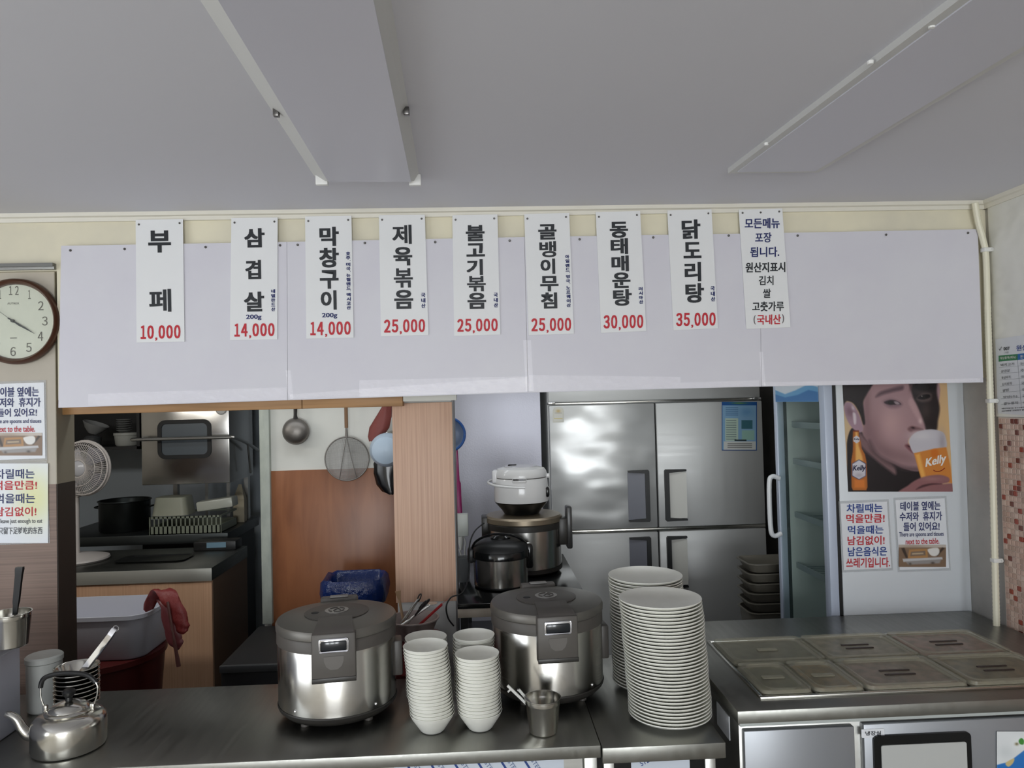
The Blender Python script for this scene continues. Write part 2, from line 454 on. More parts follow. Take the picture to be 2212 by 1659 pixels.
# beam under the board, and the partition faced with pale wood
xb0 = PY(126, 885, 2.84).x; xb1 = PY(871, 870, 2.84).x
za = PY(871, 874, 2.84).z; zz = PY(500, 881, 2.84).z
t = thing('wooden_beam', 'raw pine beam running under the white board above the kitchen opening', 'beam', ((xb0+xb1)/2, 2.84, (za+zz)/2-.004))
xs_ = PY(655, 875, 2.84).x
obj('plank', MB().box(xb0-.1, xs_-.001, 2.82, 2.88, za-.006, zb+.02, .002), M_pine, t)
obj('plank', MB().box(xs_+.001, xb1, 2.82, 2.88, za-.006, zb+.02, .002), M_pine, t)
PYB = 2.90
x0, x1 = PY(851, 1080, PYB).x, PY(981, 1080, PYB).x
zt_, zbt = PY(910, 870, PYB).z, PY(920, 1300, PYB).z
part = struct('wall_partition', MB().box(x0+.004, x1-.003, PYB+.018, PYB+.22, 0, ZC), mat('partition_white', (205, 205, 202), .6))
obj('wood_board', MB().box(x0, x1, PYB, PYB+.018, zbt, zt_, .001), M_board, part)
obj('partition_end', MB().box(x1-.003, x1+.004, PYB+.004, PYB+.22, .6, ZC), mat('grey_edge_strip', (118, 116, 116), .5), part)
# lintel piece beyond the beam
struct('wall_lintel_inner', MB().box(xb1+.002, x1+.02, 2.82, 2.88, PY(920, 866, 2.82).z, ZC), M_white)

# kitchen walls
KY = 3.92
kx0 = PY(568, 1100, KY).x; kx1 = PY(865, 1100, KY).x+.1
zk = PY(700, 1014, KY).z
kw = struct('wall_kitchen', MB().box(kx0, kx1, KY, KY+.1, 0, ZC), M_white)
zpan = PY(600, 1344, KY).z
obj('brown_panel', MB().box(PY(584, 1100, KY).x, kx1, KY-.006, KY, .0, zk, .001), M_brown, kw)
obj('door_post', MB().box(kx0-.004, PY(584, 1100, KY-.03).x, KY-.03, KY+.1, zpan, ZC, .003), mat('greenish_post', (176, 182, 172), .5, noise=(160, 166, 158), scale=(20, 20, 8)), kw)
SY = 4.42
sx1 = PY(1170, 1000, SY).x
struct('wall_silver', MB().box(kx1-.02, sx1, SY, SY+.1, 0, ZC), mat('silver_wallpaper', (196, 196, 208), .40, .25, bump=.5, scale=(110, 110, 110), bdist=.002))
struct('wall_side_passage', MB().box(kx1-.02, kx1, KY+.1, SY, 0, ZC), M_white)
struct('wall_kitchen_rear', MB().box(XL, XR, YK, YK+.1, 0, ZC), mat('blue_grey_tile', (186, 196, 204), .4))
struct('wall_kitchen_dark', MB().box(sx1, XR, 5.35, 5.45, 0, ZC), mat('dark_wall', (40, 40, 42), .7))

# ------------------------------------------------------------------ ceiling light boxes
def ext(a, b, L): return b + (b-a).normalized()*L
lm1 = mat('lamp_casing', (206, 206, 204), .45); lm2 = mat('lamp_diffuser', (204, 204, 214), .35)
ZD = ZC-.035
o1, o2, o3, o4 = PZ(685, 390, ZC), PZ(907, 390, ZC), PZ(845, 0, ZC), PZ(432, 0, ZC)
i1, i2, i3, i4 = PZ(709, 391, ZD), PZ(888, 391, ZD), PZ(807, 0, ZD), PZ(473, 0, ZD)
o3, o4, i3, i4 = ext(o2, o3, .9), ext(o1, o4, .9), ext(i2, i3, .9), ext(i1, i4, .9)
t = thing('ceiling_light', 'long unlit ceiling light box with sloping white flanks, left of the two', 'ceiling light', ((o1+o3)/2)[:])
g = o1-o1
obj('casing', MB().add([o1, o2, o3, o4, i1, i2, i3, i4], [(0, 1, 5, 4), (1, 2, 6, 5), (2, 3, 7, 6), (3, 0, 4, 7), (0, 3, 2, 1)]), lm1, t, smooth=False)
dn = Vector((0, 0, -.003))
obj('diffuser', MB().prism([p for p in (i1, i2, i3, i4)], dn), lm2, t, smooth=False)
for (ax, ay, bx, by) in ((683, 390, 712, 394), (884, 391, 910, 392)):
    p, q = PZ(ax, ay, ZC-.02), PZ(bx, by, ZC-.02)
    mb = MB().box(p.x, q.x, p.y-.012, p.y+.006, ZC-.036, ZC-.001, .002)
    c = obj('corner_bracket', mb, mat('bracket_white', (232, 232, 230), .4), t)
    obj('screw', MB().lathe([(0, -.003), (.004, -.002), (.0045, 0)], 10, ((p.x+q.x)/2, p.y+.008, ZC-.02)), M_pin, c)
for sx_, sy_ in ((597, 243), (878, 240)):
    p = PZ(sx_, sy_, ZC-.015)
    obj('clip', MB().box(p.x-.007, p.x+.007, p.y-.008, p.y+.008, ZC-.026, ZC-.006, .002), M_pin, t)
q1, q2 = PZ(1572, 364, ZC), PZ(1767, 362, ZC)
q4 = ext(q1, PZ(2020, 20, ZC), .9); q3 = ext(q2, PZ(2212, 92, ZC), .9)
t = thing('ceiling_light', 'flat unlit ceiling light panel near the right wall, right of the two', 'ceiling light', ((q1+q3)/2)[:])
dz = Vector((0, 0, -.016)); u = .04
ce = (q1+q2+q3+q4)/4
mb = MB().prism([q1, q2, q3, q4], dz)
obj('casing', mb, lm1, t, smooth=False)
def inset(a, b, d, w):  # a corner, towards b and d
    return a + (b-a).normalized()*w + (d-a).normalized()*w
j1, j2, j3, j4 = inset(q1, q2, q4, .022), inset(q2, q1, q3, .022), inset(q3, q4, q2, .022), inset(q4, q3, q1, .022)
obj('diffuser', MB().prism([p+dz for p in (j1, j2, j3, j4)], dn), lm2, t, smooth=False)
for px_, py_ in ((1640, 300), (1860, 120), (1990, 40)):
    p = PZ(px_, py_, ZC)
    obj('clip', MB().lathe([(0, -.008), (.006, -.007), (.007, 0)], 10, (p.x+.02, p.y, ZC-.012)), MATS['bracket_white'], t)

# ------------------------------------------------------------------ white board above the opening
TILT = 2.4*D2R
BN = Vector((0, math.cos(TILT), -math.sin(TILT)))      # plane normal (away from the eye)
BP = Vector((0, 2.742, PY(1106, 515, 2.742).z))
def banner(px, py, off=0): return PP(px, py, BP-BN*off, BN)
BT = [(132, 531), (620, 522.5), (1133, 512), (1640, 504), (2112, 495)]
BB = [(126, 881), (622, 864.5), (1141, 848), (1645.5, 835), (2124, 826)]
bl = ['leftmost white board panel carrying the first two menu signs', 'white board panel with menu signs three to five, taped along its bottom',
      'white board panel with menu signs six to eight, taped at its lower left', 'rightmost white board panel beside the white cable, mostly empty']
boards = []
for i in range(4):
    g = .6 if i < 3 else 0
    q = [banner(*BT[i]), banner(BT[i+1][0]-g, BT[i+1][1]), banner(BB[i+1][0]-g, BB[i+1][1]), banner(*BB[i])]
    t = thing('board_panel', bl[i], 'board', ((q[2]+q[3])/2)[:], 0, 'white board panels above the opening')
    obj('panel', MB().plate(q, .004), M_banner, t, smooth=False)
    boards.append(t)
def pin(parent, px, py, plane, r=.0045, m=None):
    p = plane(px, py)
    obj('pin', MB().lathe([(0, -.004), (r*.5, -.0038), (r, -.0015), (r, .001)], 10, p, 'y'), m or M_pin, parent)
wh = mat('pin_pad', (200, 200, 205), .3)
for px, py, k in ((152, 541, 0), (269, 538, 0), (444, 534, 0), (605, 530, 0), (643, 529, 1), (788, 525, 1), (940, 523, 1), (1101, 520, 1),
                  (1252, 517, 2), (1411, 513, 2), (1574, 509, 2), (1723, 509, 3), (1914, 507, 3), (2091, 503, 3)):
    pin(boards[k], px, py, lambda x, y: banner(x, y, .001))
def tape(par, x0, y0, x1, y1, h0, h1=None, n=40):
    """wrinkled clear tape strip: a slightly rumpled sheet"""
    rs = random.Random(int(x0)); mb = MB(); h1 = h1 or h0; m = 4
    for j in range(m+1):
        for i in range(n+1):
            a = i/n; x = x0+(x1-x0)*a; yb = y0+(y1-y0)*a; h = h0+(h1-h0)*a
            mb.v.append(banner(x, yb-h*(1-j/m), .0008+rs.random()*.0022))
    mb.f = [(j*(n+1)+i, j*(n+1)+i+1, (j+1)*(n+1)+i+1, (j+1)*(n+1)+i) for j in range(m) for i in range(n)]
    obj('tape', mb, M_tape, par, sharp=80)
tape(boards[0], 190, 877, 619, 862.5, 26); tape(boards[1], 626, 862, 1139, 846, 10, 32); tape(boards[1], 776, 857.5, 1139, 846.5, 36, 34, 50)
tape(boards[2], 1143, 846, 1470, 838, 36, 24, 50); tape(boards[2], 1470, 838.5, 1640, 833.5, 12)
tape(boards[3], 1650, 834, 2118, 825, 8)
def vtape(par, x0, x1, y0, y1):
    rs = random.Random(int(y0)); mb = MB(); n = 24; m = 3
    for i in range(n+1):
        for j in range(m+1): mb.v.append(banner(x0+(x1-x0)*j/m+i*.25, y0+(y1-y0)*i/n, .0008+rs.random()*.002))
    mb.f = [(i*(m+1)+j, i*(m+1)+j+1, (i+1)*(m+1)+j+1, (i+1)*(m+1)+j) for i in range(n) for j in range(m)]
    obj('tape', mb, M_tape, par, sharp=80)
vtape(boards[2], 1130, 1147, 735, 845); vtape(boards[3], 1640, 1648, 760, 833); vtape(boards[1], 617, 628, 800, 862)

# ------------------------------------------------------------------ menu signs
def Z1(b, o=0): return (o+b[0]*.28933, 430+b[1]*.28933, o+b[2]*.28933, 430+b[3]*.28933)
S = [
 dict(q=[(293, 475), (395, 473), (398.6, 738), (295, 740)], o=0, big=[('부', 1105, 235, 1275, 400), ('페', 1112, 672, 1277, 843)],
      price=('10,000', 1042, 942, 1348, 1058), l='white menu sign reading 부페 at 10,000, leftmost in the row'),
 dict(q=[(499.6, 471), (599.7, 469.6), (598.9, 733), (496.7, 735)], o=0, big=[('삼', 1822, 218, 1975, 362), ('겹', 1830, 455, 1948, 598), ('살', 1820, 692, 1972, 840)],
      g=('200g', 1837, 862, 1953, 905), price=('14,000', 1742, 928, 2050, 1040), side=('네덜란드산', 2025, 672, 2055, 840, 0), l='white menu sign reading 삼겹살 200g at 14,000, second in the row'),
 dict(q=[(659, 467.6), (759, 466), (764, 729.4), (661.6, 731.7)], o=600, big=[('막', 310, 208, 455, 352), ('창', 308, 365, 455, 512), ('구', 313, 530, 453, 670), ('이', 320, 682, 438, 827)],
      g=('200g', 330, 850, 445, 893), price=('14,000', 235, 915, 545, 1030), side=('호주, 미국, 뉴질랜드, 멕시코산', 509, 392, 541, 827, 6), l='white menu sign reading 막창구이 200g at 14,000, third in the row, with long fine print'),
 dict(q=[(818.4, 464.7), (917.7, 463.6), (925.5, 723.6), (822.8, 726.5)], o=600, big=[('제', 853, 193, 998, 337), ('육', 862, 358, 1003, 497), ('볶', 865, 517, 1007, 662), ('음', 868, 678, 1010, 820)],
      price=('25,000', 793, 898, 1100, 1010), side=('국내산', 1070, 698, 1102, 817, 2), l='white menu sign reading 제육볶음 at 25,000, fourth in the row'),
 dict(q=[(977, 464.7), (1074.5, 463), (1080.8, 722.8), (981, 725.7)], o=600, big=[('불', 1402, 195, 1543, 315), ('고', 1407, 330, 1545, 430), ('기', 1408, 450, 1530, 568), ('볶', 1412, 575, 1552, 690), ('음', 1415, 700, 1555, 820)],
      price=('25,000', 1340, 893, 1642, 1003), side=('국내산', 1612, 697, 1643, 812, 2), l='white menu sign reading 불고기볶음 at 25,000, fifth and middle of the row'),
 dict(q=[(1132.3, 462.4), (1229.5, 459.8), (1239.6, 720.7), (1141.9, 724.2)], o=600, big=[('골', 1943, 188, 2080, 303), ('뱅', 1952, 315, 2078, 435), ('이', 1960, 445, 2070, 560), ('무', 1958, 575, 2095, 690), ('침', 1963, 697, 2085, 818)],
      price=('25,000', 1893, 888, 2190, 1000), side=('아일랜드, 영국, 노르웨이산', 2146, 415, 2176, 810, 12), l='white menu sign reading 골뱅이무침 at 25,000, sixth in the row, with long fine print'),
 dict(q=[(1286.8, 458.4), (1382.8, 455.5), (1395.9, 715), (1298.4, 719.3)], o=1200, big=[('동', 403, 170, 540, 290), ('태', 410, 293, 540, 412), ('매', 416, 422, 546, 540), ('운', 422, 548, 558, 665), ('탕', 428, 673, 568, 797)],
      price=('30,000', 358, 865, 655, 980), side=('러시아산', 620, 655, 650, 785, 5), l='white menu sign reading 동태매운탕 at 30,000, seventh in the row'),
 dict(q=[(1441.6, 454.6), (1537, 452), (1550.9, 709.2), (1454.6, 713.5)], o=1200, big=[('닭', 940, 153, 1080, 298), ('도', 953, 322, 1087, 442), ('리', 962, 470, 1085, 615), ('탕', 968, 628, 1107, 775)],
      price=('35,000', 900, 848, 1195, 962), side=('국내산', 1157, 648, 1188, 767, 5), l='white menu sign reading 닭도리탕 at 35,000, eighth in the row'),
]
def sgn(x, y): return banner(x, y, .0045)
SL = -.016    # the sheets sit slightly rotated in the picture: keep the baseline along the sheet
def putbox(mb, body, bx, plane, sl=SL, lean=0, **k):
    x0, y0, x1, y1 = bx; w = x1-x0; h = y1-y0
    write(mb, body, None, plane, quad=((x0-lean*h*0, y0-sl*w/2), (x1, y0+sl*w/2), (x0+lean*h, y1-sl*w/2)), **k)
def price(mb, body, bx):
    x0, y0, x1, y1 = bx; yb = y1-(y1-y0)*.13; pitch = (x1-x0)/(5+.45-.16); x = x0; n0 = (x0+x1)/2
    for ch_ in body:
        dy = SL*(x-n0)
        if ch_ == ',':
            write(mb, ',', None, sgn, weight=.012, quad=((x+pitch*.02, yb-(yb-y0)*.10+dy), (x+pitch*.30, yb-(yb-y0)*.10+dy), (x+pitch*.02, y1+dy)), fat=.1); x += pitch*.45
        else:
            w = pitch*.84; a_ = pitch*.14 if ch_ == '1' else 0
            write(mb, chr(ord(ch_)+0xFEE0), None, sgn, weight=.012, quad=((x+a_, y0+dy), (x+w, y0+dy), (x+a_, yb+dy)), fat=.06); x += pitch
for s in S:
    q = [sgn(*p) for p in s['q']]
    t = thing('menu_sign', s['l'], 'sign', ((q[2]+q[3])/2)[:], 0, 'white menu signs in a row above the opening')
    obj('sheet', MB().plate(q, .0025), M_sign, t, smooth=False)
    for b in s['big']:
        mb = MB(); putbox(mb, b[0], Z1(b[1:], s['o']), sgn, lean=.02, weight=.012, fat=.018 if b[0] in '페제뱅볶' else .034)
        obj('lettering', mb, M_ink, t, smooth=False)
    mb = MB(); p = s['price']; price(mb, p[0], Z1(p[1:], s['o']))
    obj('price_lettering', mb, M_red, t, smooth=False, label='red price')
    mb = MB()
    if 'g' in s: putbox(mb, s['g'][0], Z1(s['g'][1:], s['o']), sgn, weight=.004, fat=.014)
    if 'side' in s:
        body, x0, y0, x1, y1, drift = s['side']
        W = {',': .45, ' ': .1}; tot = sum(W.get(c, 1) for c in body); y = y0; hh = (y1-y0)/tot
        for c in body:
            w = W.get(c, 1)*hh; fx = drift*(y-y0)/(y1-y0)
            if c == ',': putbox(mb, c, Z1((x1+fx-4, y, x1+fx+1, y+8), s['o']), sgn, weight=.01)
            elif c != ' ': putbox(mb, c, Z1((x0+fx, y+hh*.07, x1+fx, y+hh*.90), s['o']), sgn, weight=.012, fat=.05)
            y += w
    if mb.v: obj('small_lettering', mb, M_navy, t, smooth=False, label='small navy lettering')
    (ax, ay), (bx, by) = s['q'][0], s['q'][1]
    pin(t, ax+7, ay+10, sgn, .0038); pin(t, bx-7, by+9, sgn, .0038)
q = [(1595.8, 453), (1689.8, 450.3), (1707.7, 706.9), (1612.3, 710.6)]
Q = [sgn(*p) for p in q]
t = thing('notice_sign', 'white sign with navy, black and red lines, rightmost of the row', 'sign', ((Q[2]+Q[3])/2)[:], 0, 'white menu signs in a row above the opening')
obj('sheet', MB().plate(Q, .0025), M_sign, t, smooth=False)
for rows, m_, lb in (([('모든메뉴', 1412, 143, 1673, 220), ('포장', 1490, 250, 1612, 325), ('됩니다.', 1453, 357, 1670, 433)], M_navy, 'navy lettering'),
                 ([('원산지표시', 1418, 472, 1715, 548), ('김치', 1517, 573, 1627, 643), ('쌀', 1548, 670, 1607, 738), ('고춧가루', 1468, 765, 1705, 838)], M_ink, 'black lettering'),
                 ([('국내산', 1503, 862, 1682, 937)], M_red, 'red lettering'), ([('(', 1478, 868, 1494, 936), (')', 1690, 860, 1706, 928)], mat('grey_ink', (90, 80, 84), .5), 'grey brackets')):
    for r in rows:
        mb = MB(); putbox(mb, r[0], Z1(r[1:], 1200), sgn, weight=.026, fat=.004 if len(r[0]) > 1 else .01)
        obj('lettering', mb, m_, t, smooth=False, label=lb)
for px, py in ((1604, 460), (1643, 459), (1683, 457)): pin(t, px, py, sgn, .0038)

# ------------------------------------------------------------------ wall clock
CY = LY-.004
c = PY(29, 693.5, CY-.03); R0 = (PY(125, 693, CY-.03).x-c.x)
t = thing('wall_clock', 'round wall clock with brown rim and cream dial beside the white board', 'clock', (c.x, CY, c.z))
obj('rim', MB().lathe([(R0*.95, 0), (R0, -.012), (R0*.985, -.03), (R0*.94, -.038), (R0*.895, -.030), (R0*.86, -.016)], 64, (0, 0, 0), 'y'), mat('walnut_rim', (82, 50, 36), .3), t, world=False)
obj('rim_back', MB().lathe([(0, .002), (R0*.95, .002), (R0*.96, -.004)], 48, (0, 0, 0), 'y'), M_black, t, world=False)
face = obj('dial', MB().lathe([(0, -.014), (R0*.87, -.014), (R0*.87, -.010)], 64, (0, 0, 0), 'y'), mat('cream_dial', (222, 220, 204), .5), t, world=False)
def cp(x, y): return PY(x, y, CY-.0145)
mb = MB()
Rn = R0*.69; cc = PY(29, 693.5, CY-.0145)
def loc_plane(x, z): return Vector((cc.x+x, CY-.0145, cc.z+z))
def num(body, x, z, w, h, weight=0.0):
    write(mb, body, None, loc_plane, weight=weight, quad=((x-w/2, z+h/2), (x+w/2, z+h/2), (x-w/2, z-h/2)))
for k in range(1, 13):
    a = k*30*D2R + .02; hh = .033; ww = .019 if k < 10 else .034
    if k == 1: ww = .009
    if k == 11: ww = .022
    num(''.join(chr(ord(q)+0xFEE0) for q in str(k)), Rn*1.03*math.sin(a), Rn*1.03*math.cos(a), ww, hh, .004)
num('AUTREX', 0, .064, .042, .007)
num('——', 0, -.062, .024, .003)
obj('numerals', mb, mat('faded_ink', (84, 78, 68), .6), face, smooth=False)
def hand(L, w, ang, y, back=.02):
    d = Vector((math.sin(ang), 0, math.cos(ang))); n = Vector((d.z, 0, -d.x))
    P = [cc-d*back-n*w*.6, cc-d*back+n*w*.6, cc+d*L*.55+n*w, cc+d*L+n*w*.15, cc+d*L-n*w*.15, cc+d*L*.55-n*w]
    return MB().prism([Vector((p.x, y, p.z)) for p in P], (0, .001, 0))
obj('hour_hand', hand(.055, .0035, 124*D2R, CY-.018), M_ink, t, smooth=False)
obj('minute_hand', hand(.09, .0028, 122*D2R, CY-.0205), M_ink, t, smooth=False)
obj('second_hand', hand(.10, .0006, -52*D2R, CY-.0225, .03), M_ink, t, smooth=False)
obj('hub', MB().lathe([(0, -.0255), (.005, -.025), (.006, -.0145)], 16, (cc.x, CY, cc.z), 'y'), M_black, t)
obj('glass', MB().lathe([(0, -.0345), (R0*.3, -.034), (R0*.6, -.032), (R0*.87, -.028)], 64, (0, 0, 0), 'y'), clear('clock_glass', (235, 235, 230), .03, .09), t, world=False)

# ------------------------------------------------------------------ paper notices
def table_photo(x0, y0, x1, y1, plane, parent, name='photo'):
    P = Print(x0, y0, x1, y1, 1.3, (128, 104, 84)); w, h = x1-x0, y1-y0
    f = lambda *p: [(x0+a*w, y0+b*h) for a, b in p]
    P.rect(x0, y0, x1, y0+.12*h, (196, 186, 176))
    P.blob(x0+.3*w, y0+.1*h, w*.3, h*.1, (150, 130, 110), .6)
    P.poly(f((.05, .16), (.15, .6), (.2, .6), (.12, .14)), (64, 52, 44), 2, False)
    P.poly(f((.92, .12), (.78, .5), (.82, .52), (.97, .16)), (64, 52, 44), 2, False)
    P.poly(f((.19, .62), (.62, .58), (.60, .18), (.22, .22)), (176, 132, 84), 1.5, False)
    P.poly(f((.24, .52), (.57, .48), (.56, .28), (.26, .32)), (120, 104, 92), 2, False)
    P.poly(f((.28, .45), (.52, .42), (.52, .36), (.28, .38)), (190, 170, 140), 2, False)
    P.poly(f((.62, .2), (.82, .14), (.86, .34), (.8, .5), (.7, .5), (.64, .38)), (226, 224, 220), 2)
    P.poly(f((.08, .64), (.92, .56), (.93, .66), (.1, .78)), (196, 196, 198), 1.5, False)
    P.poly(f((.14, .76), (.9, .66), (.86, .84), (.2, .9)), (150, 146, 144), 3, False)
    P.blob(x0+.72*w, y0+.82*h, w*.04, h*.05, (60, 50, 44), .8); P.blob(x0+.24*w, y0+.86*h, w*.03, h*.05, (70, 60, 54), .8)
    return P.build(name, plane, parent, .35, label='printed photo of a cutlery box and tissues')
def notice(label, quad, Y, rows, photo=None, group='printed notices for customers', tint=None, slope=0.0):
    pl = lambda x, y: PY(x, y, Y)
    q = [pl(*p) for p in quad]
    t = thing('paper_notice', label, 'notice', ((q[2]+q[3])/2)[:], 0, group)
    obj('laminate', MB().plate([pl(quad[0][0]-4, quad[0][1]-5), pl(quad[1][0]+4, quad[1][1]-5), pl(quad[2][0]+4, quad[2][1]+5), pl(quad[3][0]-4, quad[3][1]+5)], .0006),
        M_lam, t, smooth=False)
    pq = [p-Vector((0, .0003, 0)) for p in q]
    if tint:
        xs = [p[0] for p in quad]; ys = [p[1] for p in quad]
        P = Print(min(xs), min(ys), max(xs), max(ys), 4, (226, 230, 238)); P.blob(tint[0], tint[1], tint[2], tint[3], (222, 222, 150), .8)
        P.build('sheet', lambda x, y: PY(x, y, Y-.0006), t, .3)
    else:
        obj('sheet', MB().plate(pq, .0004), M_paper, t, smooth=False)
    L = {}
    for body, m_, b in rows: L.setdefault(m_.name, (m_, []))[1].append((body, b))
    for nm, (m_, rs) in L.items():
        mb = MB()
        for body, (x0, y0, x1, y1) in rs:
            w = x1-x0
            han = any(ord(ch_) > 0x2000 for ch_ in body)
            write(mb, body, None, pl, lift=.0022, weight=.016 if han else .01, quad=((x0, y0-slope*w/2), (x1, y0+slope*w/2), (x0, y1-slope*w/2)))
        obj('lettering', mb, m_, t, smooth=False)
    if photo:
        table_photo(*photo, lambda x, y: PY(x, y, Y-.0014), t)
    return t
FY = 2.93; NY = FY-.0035
def z7(b): return (1612+.27125*b[0], 800+.27125*b[1], 1612+.27125*b[2], 800+.27125*b[3])
def z7p(x, y): return (1612+.27125*x, 800+.27125*y)
notice('notice about taking only what you eat, on the display fridge side, left of two', [z7p(750, 1060), z7p(1120, 1045), z7p(1155, 1575), z7p(778, 1592)], NY,
       [('차릴때는', M_blue, z7((797, 1062, 1083, 1132))), ('먹을만큼!', M_red, z7((795, 1143, 1100, 1215))), ('먹을때는', M_blue, z7((808, 1235, 1090, 1303))),
        ('남김없이!', M_red, z7((805, 1318, 1100, 1390))), ('남은음식은', M_blue, z7((808, 1405, 1118, 1478))), ('쓰레기입니다.', M_red, z7((795, 1490, 1143, 1570)))], slope=-.02)
rowsB = [('테이블 옆에는', M_navy, z7((1225, 1043, 1543, 1115))), ('수저와  휴지가', M_navy, z7((1220, 1125, 1557, 1198))), ('들어 있어요!', M_navy, z7((1250, 1208, 1537, 1278))),
         ('There are spoons and tissues', M_navy, z7((1215, 1285, 1570, 1332))), ('next to the table.', M_red, z7((1268, 1337, 1535, 1383)))]
notice('notice on spoons and tissues with table photo, on the display fridge side', [z7p(1187, 1033), z7p(1580, 1018), z7p(1615, 1575), z7p(1222, 1590)], NY, rowsB,
       z7((1214, 1388, 1590, 1565)), slope=-.02)
LN = LY-.004
notice('notice on spoons and tissues with table photo, below the wall clock', [(-20, 830), (95, 826), (98, 990), (-17, 994)], LN,
       [('테이블 옆에는', M_navy, (-15, 836, 84, 857)), ('수저와  휴지가', M_navy, (-16, 859, 88, 879)), ('들어 있어요!', M_navy, (-5, 882, 80, 900)),
        ('There are spoons and tissues', M_navy, (-18, 905, 89.5, 917)), ('next to the table.', M_red, (-8, 920, 76, 933))], (-13, 935, 91, 984), slope=-.01)
notice('notice about taking only what you eat, lowest on the left panel', [(-22, 1004), (97, 1001), (104, 1168), (-15, 1173)], LN,
       [('차릴때는', M_navy, (-10, 1013, 75, 1034)), ('먹을만큼!', M_red, (-12, 1038, 80.5, 1058)), ('먹을때는', M_navy, (-9, 1066, 76, 1087)), ('남김없이!', M_red, (-10, 1095, 79, 1115)),
        ('leave just enough to eat', mat('grey_ink2', (86, 88, 92), .5), (1.5, 1120, 92, 1133)), ('只留下足够吃的东西', MATS['grey_ink2'], (-3, 1138, 92, 1154))],
       tint=(75, 1075, 45, 60), slope=-.01)

# ------------------------------------------------------------------ glass-door display fridge on the right
xs0 = PY(1815, 1100, FY).x; xs1 = PY(2091, 1100, FY).x; FD = FY+.52; zt2 = 2.0
t = thing('display_fridge', 'tall white drinks fridge with glass door facing left, poster on its side', 'fridge', ((xs0+xs1)/2, (FY+FD)/2, 0))
M_fpan = mat('fridge_white_panel', (214, 219, 224), .35)
obj('side_panel', MB().box(xs0, xs1, FY, FY+.03, 0, zt2, .002), M_fpan, t)
M_lin = mat('fridge_liner', (206, 212, 208), .4)
mb = MB().box(xs0, xs1, FD-.03, FD, 0, zt2); mb.box(xs1-.03, xs1, FY+.03, FD-.03, 0, zt2)
mb.box(xs0, xs1-.03, FY+.03, FD-.03, zt2-.1, zt2); mb.box(xs0, xs1-.03, FY+.03, FD-.03, 0, .25)
obj('cabinet', mb, M_lin, t, smooth=False)
for py_ in (925, 1010, 1133, 1250):
    z = PY(1720, py_, FD-.25).z
    sh = MB()
    for k in range(14):
        y = FY+.04+k*(FD-FY-.08)/13; sh.tube([(xs0+.03, y, z), (xs1-.035, y, z)], .0022, 6)
    for x in (xs0+.03, (xs0+xs1)/2, xs1-.04): sh.tube([(x, FY+.03, z-.004), (x, FD-.03, z-.004)], .003, 6)
    sh.box(xs0+.022, xs0+.028, FY+.03, FD-.03, z-.004, z+.022)
    obj('shelf', sh, mat('shelf_wire', (150, 156, 158), .4, .5), t)
mb = MB().box(xs0-.014, xs0, FY+.004, FY+.03, .2, zt2-.02).box(xs0-.014, xs0, FD-.03, FD-.004, .2, zt2-.02).box(xs0-.014, xs0, FY+.03, FD-.03, .2, .27).box(xs0-.014, xs0, FY+.03, FD-.03, zt2-.1, zt2-.02)
obj('gasket', mb, M_black, t)
dx0, dx1 = xs0-.05, xs0-.014
M_door = mat('door_frame_bluewhite', (186, 196, 214), .3)
zh = PY(1690, 868, FD-.1).z
mb = MB().box(dx0, dx1, FY+.002, FY+.05, .2, zt2-.02, .004); mb.box(dx0, dx1, FD-.03, FD, .2, zt2-.02, .004)
mb.box(dx0, dx1, FY+.05, FD-.03, .2, .30); mb.box(dx0, dx1, FY+.05, FD-.03, zh, zt2-.02)
door = obj('door', mb, M_door, t)
obj('door_glass', MB().box(dx0+.006, dx0+.012, FY+.05, FD-.03, .30, zh), clear('fridge_glass', (120, 150, 150), .05, .08), door, smooth=False)
P = Print(0, 0, 40, 20, .5, (214, 222, 232))
P.poly([(0, 9), (10, 13), (20, 10), (32, 5), (40, 8), (40, 20), (0, 20)], (96, 160, 206), 1, False)
P.poly([(0, 13), (10, 16), (22, 14), (32, 10), (40, 12), (40, 20), (0, 20)], (36, 112, 176), 1, False)
ya, yb = FY+.05, FD-.03
P.build('header_print', lambda x, y: Vector((dx0-.0008, ya+(yb-ya)*(1-x/40), zh+(20-y)/20*.10)), door, .3, lift=.0)
za_, zb_ = PY(1660, 1030, FD-.05).z, PY(1660, 1158, FD-.05).z
hp = spline([(dx0, FD-.045, za_-.01), (dx0-.035, FD-.045, za_), (dx0-.05, FD-.045, za_-.04), (dx0-.05, FD-.045, zb_+.04), (dx0-.035, FD-.045, zb_), (dx0, FD-.045, zb_+.01)], 6)
obj('handle', MB().tube(hp, .011, 12), mat('handle_white', (220, 222, 224), .3), door)

# beer poster on the side panel
A = lambda *p: [z7p(*q) for q in p]
P = Print(1832, 770, 2058, 1062, 1.35, (206, 172, 134)); P.X += (P.Y-1062)*.054
P.blob(2050, 960, 40, 120, (222, 184, 130), .7); P.blob(1825, 900, 20, 60, (196, 176, 140), .8)
P.poly(A((835, 465), (803, 560), (803, 700), (805, 940), (830, 985), (1240, 985), (1420, 900), (1400, 780), (1250, 760), (1100, 700), (930, 500), (880, 470)), (26, 23, 26), 2)
P.poly(A((905, 500), (960, 560), (1080, 660), (1180, 770), (1190, 830), (1140, 800), (1040, 720), (930, 620), (900, 560)), (122, 96, 98), 7)
P.poly(A((1020, 60), (950, 200), (925, 300), (935, 430), (925, 500), (960, 560), (1010, 640), (1080, 700), (1160, 740), (1260, 785), (1380, 800), (1380, 700), (1300, 610),
         (1300, 540), (1400, 500), (1480, 480), (1520, 330), (1500, 60)), (166, 134, 138), 3)
